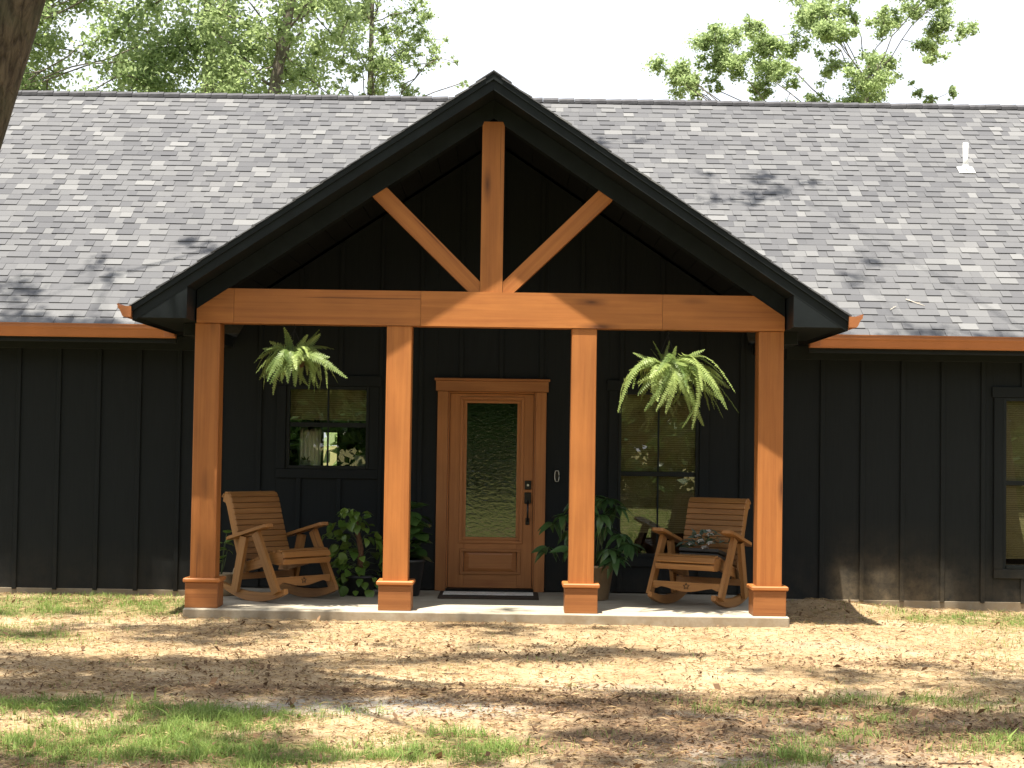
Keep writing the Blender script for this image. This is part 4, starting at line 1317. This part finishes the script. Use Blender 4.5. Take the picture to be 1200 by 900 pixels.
# ------------------------------------------------------------------ trees
def leaf_cloud(centers, radii, n_each, size, rng, flat=0.75, drop=0.0):
    """many small folded leaf faces spread through clumps"""
    rad = np.asarray(radii, float)
    cnt = np.maximum(6, (n_each * (rad / rad.mean()) ** 2).astype(int))
    C_ = np.repeat(np.asarray(centers, float), cnt, axis=0)
    R_ = np.repeat(rad, cnt)
    N = len(C_)
    d = rng.normal(size=(N, 3)); d /= np.linalg.norm(d, axis=1, keepdims=True)
    r = R_ * np.clip(np.abs(rng.normal(0.55, 0.38, N)), 0.05, 1.6)
    p = C_ + d * r[:, None] * np.array([1, 1, flat])
    p[:, 2] -= drop * rng.uniform(0, 1, N) ** 2
    n = rng.normal(size=(N, 3)) + np.array([0, -0.25, 0.8]); n /= np.linalg.norm(n, axis=1, keepdims=True)
    a = rng.normal(size=(N, 3)); a -= n * (a * n).sum(1, keepdims=True); a /= np.linalg.norm(a, axis=1, keepdims=True)
    b = np.cross(n, a)
    s = size * rng.uniform(0.6, 1.25, N)[:, None]
    V = np.stack([p - a * s * 0.5, p + b * s * 0.30 + n * s * 0.06, p + a * s * 0.5, p - b * s * 0.30 + n * s * 0.06], 1).reshape(-1, 3)
    Fq = np.arange(4 * N).reshape(-1, 4)
    return V, Fq

def limb(m, p, q, r0, r1, rr, n=5, sag=0.06, sides=6):
    p, q = Vector(p), Vector(q)
    L = (q - p).length
    path = [p]
    for i in range(1, n):
        u = i / n
        path.append(p.lerp(q, u) + Vector((rr.gauss(0, sag), rr.gauss(0, sag), rr.gauss(0, sag * 0.6) + 0.10 * L * math.sin(PI * u) * 0.5)) * (L ** 0.5) * 0.6)
    path.append(q)
    m.tube(path, [r0 + (r1 - r0) * (i / n) ** 0.8 for i in range(n + 1)], sides, True, 0, 0.06)
    return path

def make_tree(name, label, base, trunk_path, trunk_r, clumps, leafmat_, barkmat, n_leaf, leaf_size, seed, group=None, n_limbs=9, main_of=None, rise=0.15, cat='tree', flat=0.75, drop=0.0, limb_r=0.35, sides=10, twig_r=0.02):
    rr = random.Random(seed)
    rng = np.random.default_rng(seed)
    t = thing(name, label, cat, base, 0, group)
    tm = MB()
    path = [Vector(p) for p in trunk_path]
    fine, rad = [], []
    for i in range(len(path) - 1):
        for k in range(4):
            u = (i + k / 4) / (len(path) - 1)
            fine.append(path[i].lerp(path[i + 1], k / 4)); rad.append(trunk_r * (1 - 0.78 * u) * (1 + 0.35 * math.exp(-u * 14)))
    fine.append(path[-1]); rad.append(trunk_r * 0.2)
    tm.tube(fine, rad, sides, True, 0, 0.05)
    tm.build('trunk', barkmat, t)
    lm_ = MB()
    cl = [Vector(c[:3]) for c in clumps]
    order = list(range(len(cl)))
    rr.shuffle(order)
    if main_of is not None:
        order.sort(key=lambda j: j >= main_of)
    mains = []
    for j in order[:n_limbs]:
        c = cl[j]
        low = [i for i, p in enumerate(fine) if p.z < c.z - rise * (c - fine[-1]).length and i > len(fine) * 0.3] or [len(fine) // 2]
        i0 = min(low, key=lambda i: (fine[i] - c).length + 0.3 * abs(fine[i].z - c.z))
        mains += limb(lm_, fine[i0], c, max(0.012, rad[i0] * limb_r * 1.4), min(0.014, twig_r), rr, 6)[2:]
    pool = mains + fine[len(fine) // 2:]
    for j in order[n_limbs:]:
        c = cl[j]
        q = min(pool, key=lambda p: (p - c).length)
        if (q - c).length > 0.05:
            limb(lm_, q, c, twig_r, twig_r * 0.4, rr, 3, 0.05, 5)
            pool.append(c)
    lm_.build('limb', barkmat, t)
    V, Fq = leaf_cloud([c[:3] for c in clumps], [c[3] for c in clumps], n_leaf, leaf_size, rng, flat, drop)
    cen = V.mean(0)
    me = np_mesh('crown', V - cen, Fq)
    o = link('crown', me, leafmat_, t, Vector(cen))
    o['kind'] = 'stuff'
    return t

def px(x, y, Y):
    """where a point of the distant tree line stands, from its bearing and its distance"""
    u, v = (x - 600) / F_PX, (450 - y) / F_PX
    u, v = u * math.cos(ROLL) - v * math.sin(ROLL), u * math.sin(ROLL) + v * math.cos(ROLL)
    t_ = Y / (math.cos(PITCH) - v * math.sin(PITCH))
    return (u * t_, Y, EYE + (math.sin(PITCH) + v * math.cos(PITCH)) * t_)

rr = random.Random(5)
def crown_clumps(cx, cy, cz, rx, ry, rz, n, r0, r1, seed, zmin=None):
    q = random.Random(seed)
    out = []
    while len(out) < n:
        a = Vector((q.gauss(0, 1), q.gauss(0, 1), q.gauss(0, 1))).normalized() * q.uniform(0.25, 1.0) ** 0.5
        p = (cx + a.x * rx, cy + a.y * ry, cz + a.z * rz, q.uniform(r0, r1))
        if zmin is None or p[2] > zmin:
            out.append(p)
    return out
G_TREE = 'trees behind the house'
make_tree('leafy_tree', 'broad dense tree rising over the left roof beside the leaning trunk', (-9.75, 31, 0), [(-9.75, 31, -0.2), (-9.7, 31, 4), (-9.6, 31, 8), (-9.0, 31, 13)], 0.10,
          crown_clumps(-8.4, 31, 10.2, 3.4, 1.3, 4.4, 200, 0.26, 0.62, 1), MAT['treeleaf2'], MAT['palebark'], 150, 0.105, 41, G_TREE, 14, limb_r=0.2)
make_tree('leafy_tree', 'low dense green tree partly hidden by the leaning trunk', (-10.6, 32, 0), [(-10.6, 32, -0.2), (-10.5, 32, 4), (-10.2, 32, 8), (-10.4, 32, 11)], 0.2,
          crown_clumps(-10.2, 32, 9.4, 1.9, 1.2, 3.2, 110, 0.26, 0.6, 7), MAT['treeleaf'], MAT['palebark'], 150, 0.105, 48, G_TREE, 12, limb_r=0.2)
make_tree('leafy_tree', 'tall bright green tree with dark forked trunk over the middle of the left roof', (-6.2, 33, 0), [(-6.2, 33, -0.2), (-6.3, 33, 5), (-6.1, 33, 9), (-6.5, 33, 14)], 0.20,
          crown_clumps(-5.9, 33, 11.0, 2.9, 1.3, 4.4, 220, 0.26, 0.62, 2), MAT['treeleaf'], MAT['palebark'], 150, 0.105, 42, G_TREE, 14, limb_r=0.22)
make_tree('leafy_tree', 'pale green tree with slanting bare limb left of the slim tree', (-4.3, 30, 0), [(-4.3, 30, -0.2), (-4.5, 30, 4), (-4.4, 30, 8), (-3.7, 30, 12)], 0.22,
          crown_clumps(-4.35, 30, 10.3, 1.7, 1.1, 3.7, 120, 0.24, 0.55, 3), MAT['treeleaf'], MAT['palebark'], 140, 0.10, 43, G_TREE, 12, limb_r=0.22)
slim = [px(x, y, 34) + (r,) for (x, y, r) in ((432, -40, .5), (415, -25, .5), (452, -10, .55), (410, 5, .42), (440, 10, .4), (475, 12, .45), (500, 20, .36), (420, 30, .4), (455, 32, .42), (485, 40, .4), (512, 48, .28), (430, 52, .42),
        (462, 60, .40), (490, 66, .38), (505, 70, .25), (412, 72, .36), (445, 82, .42), (475, 90, .36), (425, 98, .38), (455, 105, .4), (435, 112, .35), (410, 108, .3), (478, 108, .28), (532, 80, .14), (545, 95, .12), (470, -30, .5), (440, -60, .5))]
slim = [(a, b + rr.uniform(-.6, .6), c, r) for (a, b, c, r) in slim] + [(-2.9 + rr.uniform(-.6, .6), 34 + rr.uniform(-.6, .6), z, 0.4) for z in (5.5, 6.2, 6.9, 7.4, 11.6, 12.2)]
def scatter(cl, n, f, g):
    """each clump becomes a spray of smaller ones"""
    out = []
    for (a, b, c, r) in cl:
        for _ in range(n):
            out.append((a + rr.gauss(0, r * f), b + rr.gauss(0, r * f), c + rr.gauss(0, r * f * 0.8), r * rr.uniform(0.6, 1.3) * g))
    return out
slim = scatter(slim, 5, 0.60, 0.50)
b_ = px(432, 118, 34)
make_tree('slim_tree', 'slim upright tree with airy crown and pale straight trunk left of the gable peak', (b_[0], 34, 0), [(b_[0], 34, -0.2), (b_[0], 34, 4), (b_[0] + .02, 34, 8), (b_[0] + 0.05, 34, 12.5)], 0.13,
          slim, MAT['gumleaf'], MAT['palebark'], 80, 0.085, 44, G_TREE, 26, limb_r=0.16, twig_r=0.010)
rt = ((800, 72, .42), (812, 90, .36), (835, 42, .42), (852, 34, .36), (842, 68, .34), (862, 72, .42), (878, 38, .28), (890, 60, .40), (905, 78, .42), (920, 95, .36), (935, 45, .34), (950, 14, .46), (965, 30, .46), (958, 50, .36), (988, 20, .34),
      (985, 48, .28), (975, 72, .34), (892, 100, .30), (930, 118, .3), (960, 120, .3), (1000, 115, .42), (1012, 98, .42), (1025, 112, .36), (1018, 82, .3), (1040, 74, .34), (1030, 30, .30), (1052, 12, .34), (1075, 22, .38), (1090, 10, .34),
      (1098, 40, .34), (1085, 52, .26), (1100, 58, .24), (1122, 48, .26), (1080, 104, .14), (1098, 112, .16), (1108, 116, .12), (800, 105, .2), (815, 112, .16), (845, 95, .2), (950, -20, .5), (985, -25, .4), (1060, -15, .4), (905, 55, .3))
rtc = [px(x, y, 37) + (r * 0.95,) for (x, y, r) in rt]
rtc = [(a, b + rr.uniform(-1.0, 1.0), c, r) for (a, b, c, r) in rtc] + [(5.5 + rr.uniform(-2.2, 2.2), 37 + rr.uniform(-1, 1), rr.uniform(5, 7.6), 0.5) for _ in range(14)]
rtc = scatter(rtc, 10, 0.52, 0.55)
b_ = px(1010, 125, 37)
make_tree('open_tree', 'open crowned tree with clumped foliage against the white sky over the right roof', (b_[0] - 0.4, 37, 0), [(b_[0] - .4, 37, -0.2), (b_[0] - .2, 37, 4), (b_[0], 37, 8), (b_[0] + .15, 37, 10.2)], 0.17,
          rtc, MAT['gumleaf'], MAT['palebark'], 135, 0.088, 45, G_TREE, 26, rise=0.75, limb_r=0.15, twig_r=0.010)

# the leaning trunk at the upper left and its canopy over the yard
def shade(x, y):
    """how leafy the canopy is above the ground spot it would shade"""
    n = fbm(x * 0.95 + 3.1, y * 1.5 + 1.7, 77, 3)
    s = 0.56 + 2.6 * (n - 0.5)
    for (cx, cy, rx, ry, a) in ((2.7, 13.7, 1.5, 0.95, -1.6), (-1.8, 12.75, 0.8, 0.36, -1.6), (-0.7, 13.75, 0.7, 0.26, -1.4), (0.45, 11.6, 0.75, 0.55, -1.3), (1.5, 11.4, 0.7, 0.35, -1.0), (-2.9, 12.5, 0.5, 0.3, -1.4),
                                (1.0, 14.9, 0.5, 0.30, -1.0), (2.0, 15.0, 0.4, 0.25, -0.9), (-3.8, 14.6, 0.9, 0.25, -0.9), (-2.0, 8.85, 0.4, 0.35, -0.9), (-1.6, 15.1, 0.25, 0.15, -0.8), (-0.3, 15.1, 0.35, 0.15, -0.6),
                                (0.9, 14.55, 0.16, 0.35, 0.8), (1.75, 14.55, 0.16, 0.35, 0.9), (0.0, 10.2, 4.0, 0.6, 0.32), (0.5, 9.0, 3.0, 0.6, 0.08), (1.8, 9.8, 0.5, 0.2, -0.7), (-0.6, 9.95, 0.5, 0.2, -0.7), (-2.2, 14.2, 0.8, 0.4, 0.3), (-1.9, 11.2, 1.6, 0.8, 0.36), (-3.2, 10.2, 1.2, 1.0, 0.35), (-0.2, 12.6, 1.0, 0.35, 0.35), (-1.6, 13.1, 2.8, 1.5, 0.12), (2.6, 13.4, 1.6, 1.2, -0.5), (1.0, 11.4, 2.0, 0.5, -0.4)):
        s = s + a * np.exp(-(((x - cx) / rx) ** 2 + ((y - cy) / ry) ** 2))
    return s
canopy = []
q = random.Random(9)
tries = 0
while len(canopy) < 900 and tries < 40000:
    tries += 1
    x, y = q.uniform(-6.8, 6.8), q.uniform(8.0, 15.25)
    if float(shade(np.array([x]), np.array([y]))[0]) < q.uniform(0.35, 0.9):
        continue
    z = q.uniform(8.5, 13.5)
    canopy.append((x + SUN_K[0] * z, y + SUN_K[1] * z, z, q.uniform(0.18, 0.42)))
n_yard = len(canopy)
for (x, y, z, n) in [(-3.6, 17.0, 0.3, 16), (-4.6, 17.0, 0.3, 22), (-5.4, 17.0, 0.3, 16), (4.6, 17.0, 0.3, 20), (5.4, 17.0, 0.3, 16), (-4.0, 17.0, 0.3, 18),
                     (-3.3, 17.9, 3.6, 5), (-5.3, 17.0, 3.0, 6), (-4.6, 17.3, 3.3, 5), (2.6, 19.3, 4.6, 7), (3.6, 19.2, 4.5, 3), (1.4, 20.3, 5.2, 3), (3.4, 17.4, 3.3, 4)]:
    for k in range(n):                                      # twigs that reach out over the eaves
        xx, yy = x + q.gauss(0, 0.42), y + q.gauss(0, 0.10 if z < 1 else 0.20)
        h = q.uniform(11.0, 15.0)
        canopy.append((xx + SUN_K[0] * (h - z), yy + SUN_K[1] * (h - z), h, q.uniform(0.12, 0.24)))
left = [c for c in canopy if c[0] < 0.6]
right = [c for c in canopy if c[0] >= 0.6]
n_l, n_r = sum(c[0] < 0.6 for c in canopy[:n_yard]), sum(c[0] >= 0.6 for c in canopy[:n_yard])
make_tree('oak_tree', 'oak with a leaning rough trunk at the upper left edge', (-4.45, 10.0, 0), [(-4.45, 10, -0.2), (-3.95, 10.0, 1.6), (-3.42, 10.0, 3.3), (-3.0, 10.0, 4.6), (-2.6, 9.6, 6.2), (-2.6, 9.2, 9.0), (-3.0, 9.3, 11.5)], 0.36,
          left, MAT['oakleaf'], MAT['bark'], 58, 0.10, 46, 'shade oaks over the yard', 26, n_l, sides=16, twig_r=0.012)
make_tree('oak_tree', 'shade oak standing in the yard right of the view', (7.2, 9.5, 0), [(7.2, 9.5, -0.2), (7.0, 9.5, 3), (6.4, 9.6, 6.2), (5.6, 9.6, 10.5)], 0.34,
          right, MAT['oakleaf'], MAT['bark'], 58, 0.10, 47, 'shade oaks over the yard', 26, n_r, sides=14, twig_r=0.012)

# trees across the yard, seen only as reflections in the glass
for k, (x, y, h, r) in enumerate(((-13, -17, 11, 4.0), (-7, -13, 9, 3.4), (-1.5, -15, 10.5, 3.6), (4, -13, 9.5, 3.4), (9.5, -16, 11, 4.0), (15, -14, 10, 3.6), (1.2, -21, 13, 4.5), (-19, -14, 10, 3.6), (-4.5, -20, 13, 4.4), (6.8, -20, 13, 4.4), (-10, -22, 14, 4.6), (12.5, -22, 14, 4.6))):
    make_tree('yard_tree', 'leafy green tree standing across the yard from the porch', (x, y, 0), [(x, y, -0.2), (x + .2, y, h * 0.3), (x - .1, y, h * 0.6), (x, y, h * 0.9)], 0.24,
              crown_clumps(x, y, h * 0.54, r * 1.15, r * 0.8, h * 0.48, 150, 0.6, 1.2, 300 + k), MAT['yardleaf'], MAT['bark'], 170, 0.34, 500 + k, 'trees across the yard', 8, sides=8)
rng = np.random.default_rng(78)
hc = [(x, 31 + rng.uniform(-2.5, 2.5), rng.uniform(0.4, 4.4), rng.uniform(0.5, 0.9)) for x in np.arange(-24, 26, 0.13)]
V, Fq = leaf_cloud([c[:3] for c in hc], [c[3] for c in hc], 150, 0.36, rng, 0.9)
tag(link('undergrowth', np_mesh('undergrowth', V, Fq), MAT['treeleaf2']), 'leafy green thicket behind the house', None, None, 'stuff')
rng = np.random.default_rng(77)
hc = [(x, -8.6 + rng.uniform(-.8, .8), rng.uniform(0.2, 2.2), rng.uniform(0.4, 0.7)) for x in np.arange(-24, 24, 0.28)]
V, Fq = leaf_cloud([c[:3] for c in hc], [c[3] for c in hc], 170, 0.3, rng, 0.9)
tag(link('undergrowth', np_mesh('undergrowth', V, Fq), MAT['fiddle']), 'dark shrubby undergrowth across the yard', None, None, 'stuff')

# ------------------------------------------------------------------ ground cover
def on_slab(x, y):
    return (np.abs(x - XC) < 2.72) & (y > 14.84)
def blades(n, region, dens, h0, h1, w, seed, lean=0.5):
    rng = np.random.default_rng(seed)
    x = rng.uniform(region[0], region[1], n); y = rng.uniform(region[2], region[3], n)
    keep = (rng.uniform(0, 1, n) < dens(x, y)) & ~on_slab(x, y) & (y < 16.97)
    x, y = x[keep], y[keep]
    N = len(x)
    z = ground_z(x, y)
    a = rng.uniform(0, 2 * PI, N)
    h = rng.uniform(h0, h1, N) * (0.35 + 1.3 * fbm(x * 4, y * 4, 5, 3))
    dx, dy = np.cos(a), np.sin(a)
    wx, wy = -dy * w / 2, dx * w / 2
    l = rng.uniform(0.1, lean, N) * h
    p0 = np.stack([x, y, z - 0.005], 1)
    s = np.stack([wx, wy, 0 * wx], 1)
    mid = p0 + np.stack([dx * l * 0.35, dy * l * 0.35, h * 0.6], 1)
    tip = p0 + np.stack([dx * l * 1.3, dy * l * 1.3, h], 1)
    V = np.stack([p0 - s, p0 + s, mid + s * 0.8, mid - s * 0.8, tip + s * 0.1, tip - s * 0.1], 1).reshape(-1, 3)
    b = np.arange(N)[:, None] * 6
    Fq = np.concatenate([b + np.array([0, 1, 2, 3]), b + np.array([3, 2, 4, 5])], 0)
    return V, Fq
def gd(x, y):
    g = cover(x, y)[0]
    tuft = np.clip((fbm(x * 6.5, y * 6.5, 51, 3) - 0.40) * 5.0, 0.0, 1)
    return np.clip((g - 0.12) * 1.35, 0, 1) ** 1.2 * (0.10 + 0.90 * tuft)
parts = [blades(210000, (-3.4, 3.4, 7.6, 11.3), gd, 0.018, 0.062, 0.0040, 1, 1.3), blades(160000, (-6.2, 6.2, 11.3, 16.95), gd, 0.02, 0.055, 0.005, 2, 1.1),
         blades(60000, (-6, 6, 7.6, 16.9), lambda x, y: 0.9 * (fbm(x * 4.5, y * 4.5, 91, 3) > 0.66) * (0.35 + 0.65 * (x > 0.3) * (y < 11.5)), 0.015, 0.055, 0.004, 3, 1.3),
         blades(45000, (-10, 10, -7, 7.6), lambda x, y: 0.9 + 0 * x, 0.04, 0.09, 0.012, 4, 0.9)]
parts += [blades(5200, (-3.4, 3.4, 7.6, 11.2), lambda x, y: np.clip(0.5 * blob(x, y, -2.45, 9.75, 0.35, 0.3) + 0.22 * (gd(x, y) > 0.25) + 0.25 * blob(x, y, -1.5, 8.5, 0.4, 0.3), 0, 1), 0.02, 0.075, 0.017, 6, 1.6)]
V = np.concatenate([p[0] for p in parts]); off, FF = 0, []
for p in parts:
    FF.append(p[1] + off); off += len(p[0])
tag(link('grass', np_mesh('grass', V, np.concatenate(FF)), MAT['grass']), 'patchy thin green grass on the sandy yard', None, None, 'stuff')
# broad weeds in the near left grass
def litter(n, region, dens, l0, l1, asp, seed, tilt, lift):
    rng = np.random.default_rng(seed)
    x = rng.uniform(region[0], region[1], n); y = rng.uniform(region[2], region[3], n)
    keep = (rng.uniform(0, 1, n) < dens(x, y)) & ~on_slab(x, y) & (y < 16.97)
    x, y = x[keep], y[keep]; N = len(x)
    p = np.stack([x, y, ground_z(x, y) + rng.uniform(0.001, lift, N)], 1)
    a = rng.uniform(0, 2 * PI, N)
    ax = np.stack([np.cos(a), np.sin(a), rng.normal(0, tilt, N)], 1)
    bx = np.stack([-np.sin(a), np.cos(a), rng.normal(0, tilt, N)], 1)
    l = rng.uniform(l0, l1, N)[:, None]
    curl = np.array([0, 0, 1.0])
    V = np.stack([p - ax * l / 2, p + bx * l * asp / 2 + curl * l * 0.1, p + ax * l / 2, p - bx * l * asp / 2 + curl * l * 0.05], 1).reshape(-1, 3)
    return V, np.arange(4 * N).reshape(-1, 4)
straw = litter(90000, (-5.4, 5.4, 7.6, 16.95), lambda x, y: np.clip(0.25 + 0.9 * (fbm(x * 1.3, y * 1.3, 63) - 0.3), 0, 1), 0.03, 0.11, 0.035, 10, 0.22, 0.012)
tag(link('dry_straw', np_mesh('dry_straw', *straw), MAT['straw']), 'thin dry straw strewn over the yard', None, None, 'stuff')
dl = litter(130000, (-5.4, 5.4, 7.6, 16.95), lambda x, y: np.clip(cover(x, y)[2] * 0.85 + 0.08 + 0.45 * (fbm(x * 2, y * 2, 66, 5) - 0.5), 0, 1), 0.010, 0.040, 0.45, 11, 0.35, 0.016)
tag(link('leaf_litter', np_mesh('leaf_litter', *dl), MAT['litter']), 'small brown dead leaves scattered over the yard', None, None, 'stuff')
big = litter(2600, (-5.4, 5.4, 7.6, 16.95), lambda x, y: np.clip(0.25 + cover(x, y)[2], 0, 1), 0.04, 0.085, 0.45, 13, 0.45, 0.03)
tag(link('fallen_leaves', np_mesh('fallen_leaves', *big), MAT['litter']), 'curled brown oak leaves fallen on the yard', None, None, 'stuff')
crumbs = litter(26000, (-5.4, 5.4, 7.6, 16.95), lambda x, y: 0.7 + 0 * x, 0.006, 0.018, 0.7, 12, 0.5, 0.008)
tag(link('bark_crumbs', np_mesh('bark_crumbs', *crumbs), MAT['litter']), 'fine dark bark crumbs scattered over the yard', None, None, 'stuff')

def stick(label, x, y, L, ang, r, name='fallen_stick', mat='twig', z=None):
    n, path = 5, []
    for i in range(n + 1):
        u = i / n - 0.5
        xx, yy = x + L * u * math.cos(ang), y + L * u * math.sin(ang)
        gz = float(ground_z(np.array([xx]), np.array([yy]))[0]) if z is None else z(xx, yy)
        path.append((xx, yy + rr.gauss(0, L * 0.02), gz + r * 0.7))
    m = MB().tube(path, [r * (1 - 0.1 * i) for i in range(n + 1)], 6, True, 0, 0.1)
    k = path[3]
    m.tube([k, (k[0] + L * 0.18 * math.cos(ang + 0.7), k[1] + L * 0.18 * math.sin(ang + 0.7), k[2] + 0.012)], [r * 0.6, r * 0.3], 5)
    tag(m.build(name, MAT[mat]), label, 'stick', 'sticks lying about')
stick('longer brown stick lying on the straw below the front door', -0.40, 11.62, 0.19, 0.05, 0.006)
stick('shorter brown stick lying on the straw just below the longer stick', -0.37, 11.12, 0.12, 0.3, 0.006)
stick('dark stick lying in the near right foreground litter', 2.32, 8.55, 0.24, 0.1, 0.007)
stick('thin twig lying on the bright sand before the right rocker', 1.95, 12.9, 0.14, 0.3, 0.005)
roofz = lambda x, y: zr(y) + 0.016
stick('bleached forked twig caught on the lower right roof', 4.13, 17.05, 0.20, -0.6, 0.005, 'fallen_twig', 'paletwig', roofz)
stick('tiny bleached twig lying left of the forked twig on the roof', 3.88, 16.95, 0.10, 0.7, 0.004, 'fallen_twig', 'paletwig', roofz)
